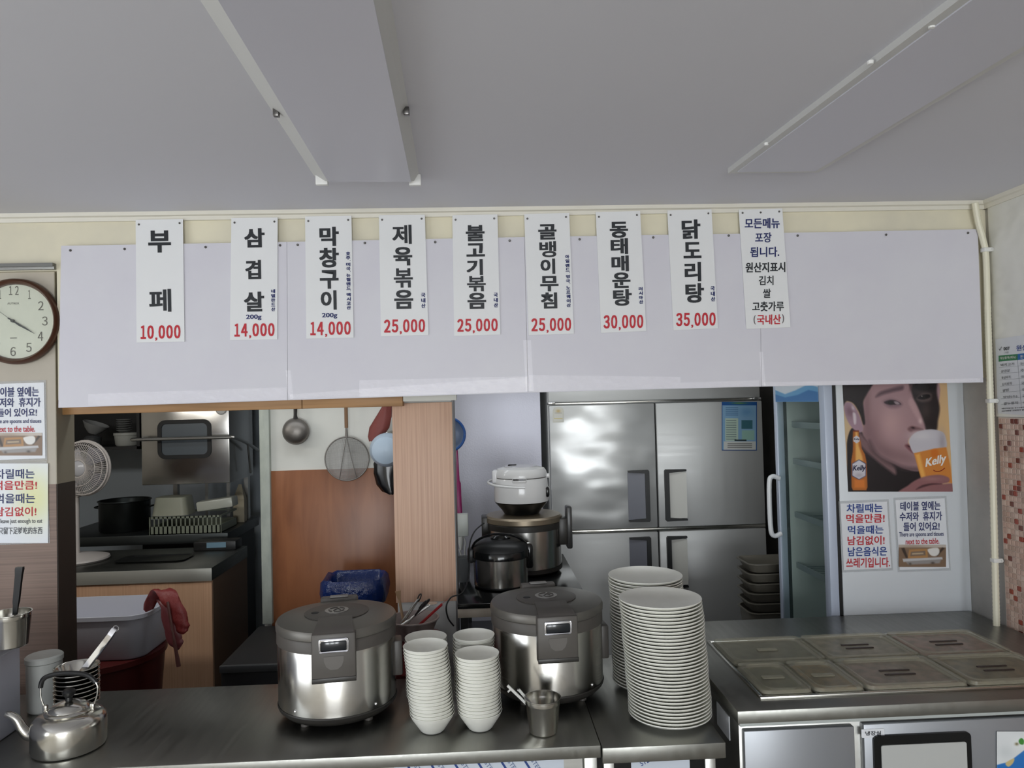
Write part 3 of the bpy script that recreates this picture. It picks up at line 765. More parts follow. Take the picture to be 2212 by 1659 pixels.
P.blob(*z7p(1000, 500), 26, 40, (118, 90, 96), .6); P.blob(*z7p(1100, 640), 40, 18, (112, 86, 90), .6, .6); P.blob(*z7p(1150, 420), 26, 36, (192, 158, 158), .75); P.blob(*z7p(1180, 180), 45, 16, (158, 126, 132), .6)
P.blob(*z7p(960, 300), 9, 60, (120, 92, 96), .55); P.blob(*z7p(1260, 690), 36, 14, (128, 100, 102), .6, .3)
P.poly(A((980, 560), (1040, 660), (1130, 720), (1250, 765), (1380, 780), (1380, 800), (1260, 790), (1140, 750), (1060, 700), (1000, 640)), (62, 48, 52), 12, op=.75)
P.poly(A((1300, 30), (1320, 190), (1360, 280), (1395, 360), (1420, 430), (1440, 490), (1512, 482), (1526, 400), (1540, 300), (1520, 200), (1516, 120), (1512, 30)), (46, 39, 40), 5)
P.blob(*z7p(1400, 150), 14, 10, (92, 78, 76), .6); P.blob(*z7p(1430, 320), 10, 16, (70, 58, 56), .6)
P.poly(A((1330, 60), (1500, 60), (1505, 150), (1440, 170), (1370, 165), (1325, 130)), (30, 27, 29), 8, op=.8)
P.blob(*z7p(1310, 130), 3.2, 10, (98, 74, 78), .8, .2)
P.poly(A((1030, 215), (1060, 175), (1130, 150), (1215, 128), (1250, 125), (1245, 155), (1180, 170), (1100, 190)), (84, 64, 72), 6, op=.85)
P.poly(A((1085, 250), (1140, 225), (1200, 235), (1245, 270), (1200, 300), (1130, 295)), (126, 100, 110), 7, op=.8)
P.poly(A((1098, 252), (1145, 236), (1195, 243), (1232, 270), (1180, 274), (1120, 270)), (52, 40, 46), 2.5)
P.poly(A((1175, 250), (1200, 248), (1222, 268), (1195, 272)), (150, 134, 140), 1.5); P.blob(*z7p(1150, 258), 5, 4, (18, 16, 18), 1)
P.poly(A((1355, 228), (1400, 185), (1450, 180), (1475, 195), (1465, 240), (1400, 252)), (98, 84, 82), 6, op=.8)
P.poly(A((1365, 222), (1405, 195), (1455, 192), (1462, 215), (1410, 232)), (26, 22, 24), 3); P.blob(*z7p(1398, 206), 1.5, 1.2, (190, 180, 176), .9)
P.poly(A((1290, 250), (1310, 300), (1370, 400), (1400, 430), (1385, 360), (1340, 260), (1310, 220)), (188, 154, 156), 6, op=.8)
P.blob(*z7p(1385, 405), 4, 6, (226, 200, 200), .7)
P.poly(A((1285, 470), (1300, 450), (1330, 445), (1395, 462), (1405, 475), (1340, 480), (1310, 490)), (104, 72, 76), 5, op=.8)
P.blob(*z7p(1328, 458), 4, 2.2, (40, 26, 30), .95, .2)
P.poly(A((1262, 600), (1290, 588), (1325, 620), (1330, 660), (1300, 640)), (118, 74, 80), 4, op=.9); P.blob(*z7p(1295, 606), 4, 1.6, (58, 32, 38), .9, .5)
P.poly(A((765, -100), (765, 265), (800, 245), (850, 262), (885, 310), (908, 360), (930, 430), (946, 418), (936, 320), (932, 250), (960, 190), (985, 150), (1000, 125), (1040, 80), (1080, 60), (1500, 60), (1500, -100)), (34, 29, 32), 3)
P.poly(A((778, 285), (795, 255), (840, 262), (882, 320), (915, 400), (930, 470), (905, 495), (855, 470), (810, 410), (785, 340)), (160, 132, 146), 3)
P.blob(*z7p(825, 330), 9, 14, (112, 84, 96), .7, -.4); P.blob(*z7p(850, 300), 3, 6, (206, 192, 200), .8, -.4)
P.poly(A((848, 340), (872, 350), (874, 420), (858, 425)), (224, 214, 220), 3, op=.8)
# glass of beer and fingers
P.poly(A((1298, 585), (1300, 545), (1340, 500), (1400, 478), (1480, 470), (1550, 485), (1583, 520), (1592, 615), (1500, 625), (1400, 648), (1335, 662)), (196, 192, 200), 2)
P.blob(*z7p(1560, 570), 8, 26, (150, 140, 146), .6); P.blob(*z7p(1400, 520), 26, 10, (214, 210, 214), .7)
P.poly(A((1335, 660), (1500, 622), (1592, 612), (1625, 760), (1640, 900), (1560, 880), (1395, 870), (1370, 790)), (208, 132, 62), 2, False)
P.poly(A((1345, 670), (1380, 662), (1430, 860), (1395, 860)), (246, 190, 100), 5, False, .7); P.poly(A((1470, 640), (1520, 630), (1530, 680), (1480, 690)), (206, 108, 40), 5, op=.7)
P.poly(A((1225, 985), (1290, 915), (1360, 868), (1440, 842), (1540, 832), (1612, 855), (1612, 890), (1560, 905), (1650, 905), (1650, 985)), (142, 98, 100), 3)
P.poly(A((1350, 950), (1400, 915), (1480, 900), (1560, 905), (1480, 912), (1410, 930)), (70, 42, 46), 3, op=.9); P.blob(*z7p(1480, 865), 22, 5, (166, 122, 120), .7)
# bottle
P.poly(A((850, 480), (897, 480), (897, 520), (912, 570), (918, 620), (945, 670), (957, 730), (965, 930), (955, 955), (850, 955), (838, 930), (836, 720), (848, 650), (850, 600), (848, 540)), (176, 104, 46), 1.6, False)
P.poly(A((868, 490), (885, 490), (895, 600), (925, 690), (930, 720), (870, 720), (870, 600)), (240, 190, 110), 4, False, .8)
P.poly(A((860, 870), (940, 870), (945, 935), (860, 935)), (222, 128, 58), 5, False, .8); P.poly(A((848, 478), (897, 478), (897, 488), (848, 488)), (110, 44, 30), 1, False)
P.poly(A((898, 709), (953, 742), (953, 842), (898, 872), (842, 842), (842, 742)), (60, 66, 104), 1, False); P.poly(A((898, 715), (948, 746), (948, 838), (898, 866), (847, 838), (847, 746)), (206, 204, 212), 1, False)
P.poly(A((878, 520), (902, 535), (902, 565), (878, 582), (853, 565), (853, 535)), (206, 204, 212), 1, False)
P.blob(*z7p(898, 835), 9, 5, (150, 140, 150), .5)
t = thing('beer_poster', 'beer poster of a man drinking from a glass, on the display fridge side', 'poster', PY(1940, 1062, NY)[:])
obj('sheet', MB().plate([PY(1816.2, 770, FY-.001), PY(2042.2, 770, FY-.001), PY(2058, 1062, FY-.001), PY(1832, 1062, FY-.001)], .0006), M_paper, t, smooth=False)
P.build('print', at_Y(FY-.0012), t, .22)
pl = at_Y(FY-.002)
mb = MB(); x0, y0, x1, y1 = z7((1428, 685, 1590, 772)); write(mb, 'Kelly', None, pl, .0, .016, slant=.05, quad=((x0, y0+5), (x1, y0-6), (x0, y1+5)))
obj('lettering', mb, mat('white_ink', (236, 232, 226), .4), t, smooth=False, label='white lettering on the beer glass')
mb = MB(); x0, y0, x1, y1 = z7((850, 757, 950, 812)); write(mb, 'Kelly', None, pl, .0, .014, slant=.1, quad=((x0, y0), (x1, y0-1), (x0, y1)))
x0, y0, x1, y1 = z7((858, 540, 900, 558)); write(mb, 'Kelly', None, pl, .0, .01, quad=((x0, y0), (x1, y0), (x0, y1)))
obj('lettering', mb, mat('label_navy', (28, 30, 64), .4), t, smooth=False, label='dark lettering on the bottle label')
pts = [pl(*z7p(*p)) for p in ((1490, 795), (1515, 806), (1550, 800), (1580, 778))]
obj('smile_mark', MB().tube([p-Vector((0, .0004, 0)) for p in spline(pts, 5)], .0018, 6), mat('rust_ink', (150, 56, 30), .4), t)

# ------------------------------------------------------------------ origin sheet on the right wall
pw = at_X(XR-.006)
q = [pw(2150, 733), pw(2260, 716), pw(2260, 900), pw(2155, 893)]
t = thing('origin_sheet', 'plastic-covered food origin table with green and blue headings above the mosaic', 'notice', ((q[2]+q[3])/2)[:])
obj('sheet', MB().prism(q, (.001, 0, 0)), mat('sheet_grey', (214, 216, 220), .3), t, smooth=False)
def z5(x, y): return (1932+.12658*x, 700+.12658*y)
pr = at_X(XR-.0066)
def bar(pts, m_, name='heading_bar'): return obj(name, MB().prism([pr(*z5(*p)) for p in pts], (.0004, 0, 0)), m_, t, smooth=False)
bar([(1778, 540), (2102, 510), (2102, 612), (1778, 642)], mat('green_print', (52, 120, 78), .5)); bar([(2104, 510), (2600, 462), (2600, 562), (2104, 612)], mat('blue_print', (20, 96, 160), .5))
pt = at_X(XR-.0072)
def wr5(body, tl, tr, bl_, m_, weight=0):
    mb = MB(); write(mb, body, None, pt, weight, quad=(z5(*tl), z5(*tr), z5(*bl_))); obj('lettering', mb, m_, t, smooth=False)
wr5('원산지표시판', (2080, 365), (2700, 300), (2085, 462), M_blue, .01); wr5('대상품목(메뉴)', (1805, 562), (2080, 536), (1805, 616), MATS['white_ink']); wr5('원산지', (2150, 530), (2330, 510), (2150, 590), MATS['white_ink'])
wr5('007', (1865, 392), (1968, 384), (1865, 452), M_ink, .05); wr5('✓', (1785, 395), (1835, 380), (1785, 460), M_ink); wr5('그린', (1870, 472), (1950, 466), (1870, 505), M_ink)
for k, (nm, w) in enumerate((('돼지고기', 235), ('삼겹살', 150), ('목살찌개', 150), ('김치찌개', 160), ('쌀밥', 110), ('양념(소)', 240), ('쌀누룽지', 245))):
    y = 655+k*110; x = 1812+k*9
    wr5(nm, (x, y+22), (x+w, y+2), (x, y+68), M_ink); wr5('국내산', (x+330, y), (x+480, y-12), (x+330, y+50), M_ink)
mb = MB()
for k in range(8):
    y = 742+k*107-(k > 5)*10; x = 1785+k*7
    a, b = pr(*z5(x, y)), pr(*z5(x+900, y-78)); mb.tube([a, b], .0005, 4)
mb.tube([pr(*z5(2102, 612)), pr(*z5(2165, 1400))], .0005, 4)
obj('rule_lines', mb, mat('rule_grey', (130, 134, 140), .5), t)
wr5('※원산지표시는 농수산물의 원산지', (1832, 1432), (2330, 1400), (1832, 1455), M_ink, .02); wr5('※표시판은 소비자가 볼수있게', (1832, 1478), (2330, 1446), (1832, 1500), M_ink, .02)

# white cable trunk down the corner
cpts = [(2106, 438), (2113, 480), (2124, 520), (2130, 560), (2134, 700), (2139, 860), (2144, 1000), (2149, 1200), (2153, 1364)]
CYY = WALL_Y-.03
cw = [PY(x, y, CYY) for x, y in cpts]; cw[0] = PY(2106, 438, CYY-.01)
t = thing('cable_tube', 'white corrugated cable tube running down the corner by the mosaic wall', 'cable', cw[-1][:])
sp = spline(cw, 40); obj('tube', MB().tube(sp, [.0115+(.0012 if i % 2 else 0) if i > 150 else .0115 for i in range(len(sp))], 10), mat('cream_tube', (226, 222, 200), .4), t)
for x, y in ((2129, 540), (2140, 866), (2150, 1210)):
    p = PY(x, y, CYY)
    cl = obj('clip', MB().box(p.x-.014, p.x+.022, p.y-.014, p.y+.012, p.z-.008, p.z+.008, .003), mat('clip_white', (226, 226, 222), .35), t)
    obj('nail', MB().lathe([(0, -.018), (.004, -.017), (.005, -.012)], 10, (p.x+.017, p.y, p.z), 'y'), M_plug, cl)

# ------------------------------------------------------------------ counters
ZT = .76
fl = PZ(300, 1654, ZT); fr = PZ(1300, 1612, ZT); bk = PZ(300, 1494, ZT)
CF, CB = (fl.y+fr.y)/2, bk.y+.02
XE = fr.x
t = thing('steel_counter', 'long stainless steel serving counter in front of the kitchen opening', 'counter', ((XL+XE)/2, (CF+CB)/2, 0))
obj('worktop', MB().box(-2.6, XE-.002, CF, CB, ZT-.035, ZT, .003), M_top, t)
obj('body_panel', MB().box(-2.6, XE-.05, CF+.03, CB-.03, .1, ZT-.035), M_steel, t)
a, b = PY(851, 1650, CF+.028), PY(1218, 1650, CF+.028)
film = obj('protective_film', MB().box(a.x, b.x, CF+.0285, CF+.03, .15, ZT-.036), mat('film_white', (206, 214, 226), .3), t, smooth=False)
mb = MB(); mt = MB()
for k in range(6):
    x = a.x+.03+k*.065
    p = Vector((x, CF+.0283, ZT-.037)); mb.prism([p, p+Vector((.007, 0, 0)), p+Vector((.067, 0, -.1)), p+Vector((.06, 0, -.1))], (0, -.0003, 0))
    fp = lambda u, v, x=x: Vector((x+.035+u, CF+.0280, ZT-.040+v)); c_, s_ = math.cos(-1.0), math.sin(-1.0)
    write(mt, 'STEEL', None, fp, .0, quad=((-.0, 0), (.045*c_*-1*-1, .045*s_), (-.012*.84, -.012*.54)))
obj('film_stripe', mb, mat('film_blue', (28, 60, 128), .4), film, smooth=False); obj('lettering', mt, mat('film_lettering', (90, 110, 150), .4), film, smooth=False)
obj('leg', MB().box(XE-.048, XE-.012, CF+.01, CF+.046, 0, ZT-.035, .002), M_steel, t)

x0, x1 = XE+.001, PZ(1567, 1603, ZT-.006).x
t = thing('side_table', 'narrow steel side table under the plate stacks', 'table', ((x0+x1)/2, CF+.3, 0))
obj('table_top', MB().box(x0, x1, CF-.005, CB+.17, ZT-.05, ZT-.006, .003), M_top, t)
obj('apron', MB().box(x0+.02, x1-.04, CF+.02, CF+.03, ZT-.20, ZT-.05), M_gloss, t)
for xx in (x0+.02, x1-.04): 
    for yy in (CF+.012, CB+.10): obj('leg', MB().box(xx-.015, xx+.015, yy, yy+.03, 0, ZT-.05, .002), M_steel, t)
p0, p1 = PY(1363, 1636, CF+.019), PY(1490, 1655, CF+.019)
st = obj('sticker', MB().box(p0.x, p1.x, CF+.019, CF+.02, p0.z-.045, p0.z), mat('film_white', (206, 214, 226), .3), t, smooth=False, label='white film strip lettered STEEL')
mb = MB(); sp_ = lambda u, v: Vector((p0.x+.027+u, CF+.0188, p0.z-.022+v)); write(mb, 'STEEL', None, sp_, .01, quad=((-.004, .009), (.035, .028), (.002, -.004)))
obj('lettering', mb, MATS['film_blue'], st, smooth=False)

# prep table with food wells
ZP = .83
pf = PZ(1593, 1537, ZP); pb = PZ(1820, 1366, ZP)
px0, px1, py0, py1 = pf.x, XR-.012, pf.y, FY-.008
t = thing('prep_table', 'stainless prep fridge with lidded food wells at the right', 'prep table', ((px0+px1)/2, (py0+py1)/2, 0))
mb = MB().box(px0, px1, py0, py1, ZP-.036, ZP, .003)
obj('worktop', mb, M_top, t)
obj('cabinet', MB().box(px0+.012, px1-.01, py0+.03, py1-.01, .1, ZP-.036, .002), M_steel, t)
for xx in (px0+.06, px1-.08):
    for yy in (py0+.08, py1-.08): obj('foot', MB().lathe([(.018, .1), (.018, .03), (.026, .02), (.026, 0), (0, 0)], 16, (xx, yy, 0)), M_steel, t)
obj('rail', MB().box(px0+.012, px1, py0+.018, py0+.03, ZP-.052, ZP-.037, .002), mat('pale_rail', (186, 192, 190), .35), t)
dA, dB = PY(1843, 1620, py0+.02).x, PY(1863, 1620, py0+.02).x
ztop = PY(1700, 1572, py0+.02).z
M_dr = mat('door_panel_grey', (150, 153, 158), .35, .55)
obj('door', MB().box(px0+.02, dA, py0+.008, py0+.03, .14, ztop, .003), M_dr, t, label='plain grey left door')
d2 = obj('door', MB().box(dB, px1-.02, py0+.008, py0+.03, .14, ztop+.004, .003), M_dr, t, label='grey right door with recessed black handle')
ha, hb = PY(1887, 1592, py0), PY(2097, 1585, py0)
Pz = rrect(ha.x, hb.x, ha.z-.16, ha.z+.002, .014)
obj('handle_frame', MB().prism([Vector((x, py0-.001, z)) for x, z in Pz], (0, .009, 0)), M_gloss, d2)
Pz = rrect(ha.x+.02, hb.x-.016, ha.z-.14, ha.z-.024, .006)
obj('handle_recess', MB().prism([Vector((x, py0-.004, z)) for x, z in Pz], (0, .003, 0)), mat('recess_pale', (186, 188, 186), .4), d2)
la, lb_ = PY(1861, 1576, py0+.006), PY(1911, 1592, py0+.006)
sk = obj('label_sticker', MB().prism([Vector((x, py0+.0065, z)) for x, z in rrect(la.x, lb_.x, lb_.z, la.z, .003)], (0, .0015, 0)), M_paper, d2)
mb = MB(); write(mb, '냉장실', None, at_Y(py0+.006), .012, quad=((1869, 1579.5), (1903, 1578.5), (1869, 1589))); obj('lettering', mb, M_ink, sk, smooth=False)
# corner sticker with small dishes
P = Print(2153, 1580, 2240, 1700, 1.3, (224, 228, 230))
P.poly([(2153, 1652), (2180, 1645), (2215, 1618), (2240, 1605), (2240, 1700), (2153, 1700)], (44, 116, 192), 1.5, False)
P.blob(2172, 1625, 16, 14, (206, 212, 214), .8); P.blob(2200, 1606, 15, 13, (234, 238, 238), .9); P.poly([(2200, 1600), (2206, 1594), (2212, 1600), (2210, 1608), (2203, 1607)], (70, 140, 60), 1.5)
P.blob(2196, 1607, 4, 3, (110, 96, 60), .9); P.poly([(2172, 1648), (2190, 1638), (2188, 1648), (2178, 1656)], (206, 186, 130), 1.5)
P.build('food_sticker', at_Y(py0+.005), d2, .3, label='blue and white sticker picturing small dishes')
# paper label on the table's left flank
pa, pb_ = PX(1549, 1527, px0+.011), PX(1575, 1545, px0+.011)
obj('flank_label', MB().box(px0+.0095, px0+.012, pb_.y, pa.y, ZP-.13, ZP-.06), M_paper, t, smooth=False)
# frame and pans
c1, c2 = PZ(1644.5, 1503, ZP+.008), PZ(1538, 1386, ZP+.008)
wx0, wy0, wy1 = (c1.x+c2.x)/2, c1.y, c2.y
cw_ = (PZ(2078.5, 1481, ZP+.008).x - PZ(1857.5, 1493, ZP+.008).x)
wx1 = wx0+3*cw_
mb = MB(); r_ = .012
mb.box(wx0-r_, wx1+r_, wy0-r_, wy0, ZP, ZP+.009, .002); mb.box(wx0-r_, wx1+r_, wy1, wy1+r_, ZP, ZP+.009, .002)
mb.box(wx0-r_, wx0, wy0, wy1, ZP, ZP+.009, .002); mb.box(wx1, wx1+r_, wy0, wy1, ZP, ZP+.009, .002)
obj('well_frame', mb, M_shiny, t)
M_lidp = clear('smoky_lid', (186, 180, 160), .2, .42)
foods = [((92, 98, 82), 'food pan with clear lid over dark greens, back left'), ((150, 140, 122), 'food pan with slotted clear lid, back middle'), ((182, 132, 128), 'food pan with slotted lid over reddish food, back right'),
         ((112, 116, 82), 'narrow food pan with clear lid, front far left'), ((156, 124, 72), 'narrow food pan over orange food, second in front row'), ((160, 134, 122), 'food pan with slotted clear lid, front middle'),
         ((140, 126, 96), 'food pan with slotted clear lid, front right')]
ym = (wy0+wy1)/2
cells = [(wx0+i*cw_, wx0+(i+1)*cw_, ym, wy1, 1 if i else 0) for i in range(3)] + [(wx0, wx0+cw_/2, wy0, ym, 0), (wx0+cw_/2, wx0+cw_, wy0, ym, 0)] + \
        [(wx0+i*cw_, wx0+(i+1)*cw_, wy0, ym, 1) for i in (1, 2)]
for (xa, xb, yc, yd, slots), (fc, lb) in zip(cells, foods):
    g = .003; xa += g; xb -= g; yc += g; yd -= g
    tt = thing('food_pan', lb, 'food pan', ((xa+xb)/2, (yc+yd)/2, ZP+.0005), 0, 'lidded food pans in the prep table')
    z0 = ZP+.001
    def ring(in_, z, rr_=.02): return [Vector((x, y, z)) for x, y in rrect(xa+in_, xb-in_, yc+in_, yd-in_, rr_)]
    def loft(rings, cap=True):
        m = MB(); k = len(rings[0])
        for r in rings: m.v += r
        m.f = [(j*k+i, j*k+(i+1) % k, (j+1)*k+(i+1) % k, (j+1)*k+i) for j in range(len(rings)-1) for i in range(k)]
        if cap: m.f.append(tuple(range((len(rings)-1)*k, len(rings)*k)))
        return m
    obj('pan', loft([ring(0, z0), ring(0, z0+.005), ring(.006, z0+.006)], True), mat('pan_steel', (150, 146, 130), .4, .6), tt)
    fm = mat('food_%d_%d_%d' % fc, fc, .6, noise=tuple(int(v*.6) for v in fc), scale=(26, 26, 26), detail=5)
    obj('food', loft([ring(.014, z0+.0062), ring(.016, z0+.007)], True), fm, tt)
    lid = obj('lid', loft([ring(.001, z0+.008), ring(.002, z0+.0185), ring(.006, z0+.020), ring(.018, z0+.0195, .032), ring(.025, z0+.0105, .034)], True), M_lidp, tt)
    mb = MB(); cx, cy = (xa+xb)/2, (yc+yd)/2
    if slots:
        for dy in (-.017, .017): mb.box(cx-.048, cx+.048, cy+dy-.0045, cy+dy+.0045, z0+.0102, z0+.0135, .001)
        obj('lid_slot', mb, mat('slot_dark', (58, 46, 42), .5), lid)
    else:
        mb.box(cx-.035, cx+.035, cy-.012, cy+.012, z0+.0102, z0+.016, .004); obj('lid_grip', mb, M_lidp, lid)

# ------------------------------------------------------------------ stacks of bowls and plates
def ordinal(n):
    w = ['', 'first', 'second', 'third', 'fourth', 'fifth', 'sixth', 'seventh', 'eighth', 'ninth', 'tenth', 'eleventh', 'twelfth', 'thirteenth', 'fourteenth',
         'fifteenth', 'sixteenth', 'seventeenth', 'eighteenth', 'nineteenth']
    if n < 20: return w[n]
    if n in (20, 30, 40): return {20: 'twentieth', 30: 'thirtieth', 40: 'fortieth'}[n]
    return {2: 'twenty-', 3: 'thirty-', 4: 'forty-'}[n//10]+w[n % 10]
def proto_mesh(name, prof, m_, n=40):
    o = obj(name, MB().lathe(prof, n), m_, sharp=50); me = o.data; bpy.data.objects.remove(o); return me
bowl_me = proto_mesh('melamine_bowl', [(r_*1.07, z_) for r_, z_ in ((0, .004), (.026, .004), (.027, 0), (.029, 0), (.034, .005), (.0560, .040), (.0590, .0475), (.0612, .0525), (.0606, .0535), (.0597, .0525), (.0545, .041), (.0315, .007), (0, .007))], M_bone)
plate_me = proto_mesh('dinner_plate', [(0, .0025), (.068, .0025), (.070, 0), (.074, 0), (.078, .003), (.112, .0115), (.1225, .0185), (.124, .0205), (.123, .0225), (.1205, .0215), (.110, .0155), (.078, .007), (0, .0062)], M_bone, 64)
def stack(name, me, cat, cx, cy, z0, n, dz, lean, where, group, tiltf, seed):
    rs = random.Random(seed)
    for k in range(n):
        o = bpy.data.objects.new(name, me); COL.objects.link(o)
        f = k/max(1, n-1); wob = math.sin(k*.55+seed)*.0012
        o.location = (cx+lean*f+wob+rs.uniform(-.0003, .0003), cy+rs.uniform(-.0003, .0003), z0+k*dz)
        o.rotation_euler = (tiltf*f*math.sin(seed), tiltf*f*1.0, rs.uniform(0, 6))
        top = n-k
        o['label'] = ('white %s topmost on the %s' % (cat, where)) if top == 1 else ('white %s at the bottom of the %s' % (cat, where)) if k == 0 else 'white %s, %s from the top of the %s' % (cat, ordinal(top), where)
        o['category'] = cat; o['group'] = group
b1 = PZ(934, 1578, ZT); b2 = PZ(1037, 1573, ZT)
stack('melamine_bowl', bowl_me, 'bowl', b1.x, b1.y, ZT+.001, 21, .0098, -.014, 'front left bowl stack', 'white bowls stacked on the counter', 0, 1)
stack('melamine_bowl', bowl_me, 'bowl', b2.x, b2.y, ZT+.001, 18, .0098, -.003, 'front right bowl stack', 'white bowls stacked on the counter', 0, 2)
r1 = PY(921, 1383, b1.y+.142); r2 = PY(1024, 1376, b2.y+.142)
stack('melamine_bowl', bowl_me, 'bowl', r1.x, r1.y, ZT+.001, 19, .0098, -.002, 'rear left bowl stack', 'white bowls stacked on the counter', 0, 3)
stack('melamine_bowl', bowl_me, 'bowl', r2.x, r2.y, ZT+.001, 19, .0098, -.002, 'rear right bowl stack', 'white bowls stacked on the counter', 0, 4)
ZS = ZT-.006
PF = 2.235
pc = PY(1438, 1500, PF); stack('dinner_plate', plate_me, 'plate', pc.x+.012, PF, ZS+.001, 35, .0100, -.020, 'front plate stack', 'white plates stacked on the side table', 0, 5)
PR = PF+.262
pc = PY(1395, 1300, PR); stack('dinner_plate', plate_me, 'plate', pc.x+.006, PR, ZS+.001, 35, .0102, -.005, 'rear plate stack', 'white plates stacked on the side table', .01, 6)

# ------------------------------------------------------------------ commercial rice cookers on the counter
def big_cooker(label, cx, cy, rz, R=.184):
    t = thing('rice_cooker', label, 'rice cooker', (cx, cy, ZT+.0005), rz, 'large steel rice cookers on the counter')
    k = dict(world=False)
    for a in (45, 135, 225, 315):
        x, y = R*.72*math.cos(a*D2R), R*.72*math.sin(a*D2R)
        obj('foot', MB().lathe([(0, 0), (.013, 0), (.012, .018), (0, .018)], 14, (x, y, 0)), M_taupe, t, **k)
    obj('base', MB().lathe([(0, .016), (R*.80, .016), (R*.90, .02), (R*.98, .034), (R*1.0, .044), (R*.99, .048)], 64), mat('dark_base', (48, 46, 43), .4), t, **k)
    obj('body', MB().lathe([(R*.985, .040), (R*.985, .235), (R*.975, .238)], 64), M_body, t, **k)
    obj('collar', MB().lathe([(R*.97, .232), (R*1.0, .234), (R*1.0, .262), (R*.985, .268), (R*.97, .268)], 64), M_taupe, t, **k)
    lid = obj('lid', MB().lathe([(R*.975, .266), (R*1.01, .272), (R*1.015, .288), (R*.99, .297), (R*.80, .303), (R*.5, .308), (0, .310)], 64), M_lid, t, **k)
    obj('lid_disc', MB().lathe([(R*.53, .3062), (R*.54, .3095), (R*.50, .3115), (0, .3135)], 48), M_taupe, t, **k)
    em = obj('emblem', MB().lathe([(R*.2, .3125), (R*.2, .3142), (0, .3146)], 32, squash=1), mat('emblem_silver', (160, 158, 156), .3, .7), t, **k)
    pb = lambda u, v: Vector((u, v, .3148))
    mb = MB()
    for a0_, a1_ in ((0.2, 1.2), (1.5, 2.6), (3.1, 4.0), (4.4, 5.9)):
        mb.tube([(R*.13*math.cos(a0_+(a1_-a0_)*i/6), R*.13*math.sin(a0_+(a1_-a0_)*i/6), .3148) for i in range(7)], .0022, 6)
    mb.tube([(-.01, -.012, .3148), (.004, .012, .3148), (.012, -.006, .3148)], .002, 6)
    obj('emblem_mark', mb, M_taupe, em, **k)
    obj('vent_cap', MB().lathe([(.012, .310), (.012, .3135), (.006, .315), (0, .315)], 20, (-R*.36, -.01, 0)), M_black, t, **k)
    # rear hinge bar
    obj('hinge', MB().box(-.062, .062, R*.86, R*1.06, .262, .312, .008), M_taupe, t, **k)
    obj('hinge_tab', MB().box(-.03, .03, R*.84, R*.98, .3125, .3165, .002), mat('hinge_tab_grey', (132, 130, 128), .4), t, **k)
    # lid arm and latch in front
    arm = []
    for j, (y, z, w) in enumerate(((-R*.40, .3135, .05), (-R*.7, .312, .052), (-R*1.0, .307, .056), (-R*1.075, .300, .0575))):
        arm.append([(-w, y, z), (w, y, z), (w, y, z-.012), (-w, y, z-.012)])
    mb = MB(); mb.v = [Vector(p) for r in arm for p in r]
    mb.f = [(j*4+i, j*4+(i+1) % 4, j*4+4+(i+1) % 4, j*4+4+i) for j in range(3) for i in range(4)]+[(0, 1, 2, 3), (12, 13, 14, 15)]
    obj('lid_arm', mb, M_taupe, t, **k)
    la = obj('latch', MB().box(-.063, .063, -R*1.11, -R*.93, .160, .300, .006), M_taupe, t, **k)
    obj('latch_lip', MB().box(-.063, .063, -R*1.118, -R*1.105, .160, .174, .002), mat('dark_base', (48, 46, 43), .4), la, **k)
    obj('latch_bezel', MB().box(-.042, .042, -R*1.13, -R*1.105, .247, .287, .006), M_chrome, la, **k)
    obj('latch_button', MB().box(-.037, .037, -R*1.137, -R*1.125, .252, .280, .004), mat('dark_window', (30, 33, 38), .12), la, **k)
    pr_ = [(-.028, .235), (-.028, .222), (-.022, .206), (-.01, .197), (.01, .197), (.022, .206), (.028, .222), (.028, .235)]
    obj('latch_tab', MB().prism([Vector((x, -R*1.118, z)) for x, z in pr_], (0, .004, 0)), mat('taupe_light', (96, 92, 88), .45), la, **k)
    # right side plug housing
    obj('socket_box', MB().box(R*.93, R*1.10, -.03, .035, .10, .21, .006), M_taupe, t, **k)
    for a in (-2.28, -.87):
        p = Vector((R*.985*math.cos(a), R*.985*math.sin(a), .062))
        obj('screw', MB().lathe([(0, -.0045), (.003, -.004), (.0045, -.001), (.0045, .002)], 12, p, 'y'), M_chrome, t, **k)
    return t
p = PY(731, 1500, 2.385); big_cooker('large steel rice cooker on the counter, left of the bowl stacks', p.x, 2.385, .30-.16)
p = PY(1184, 1460, 2.47); big_cooker('large steel rice cooker on the counter between bowls and plates', p.x, 2.47, .08)

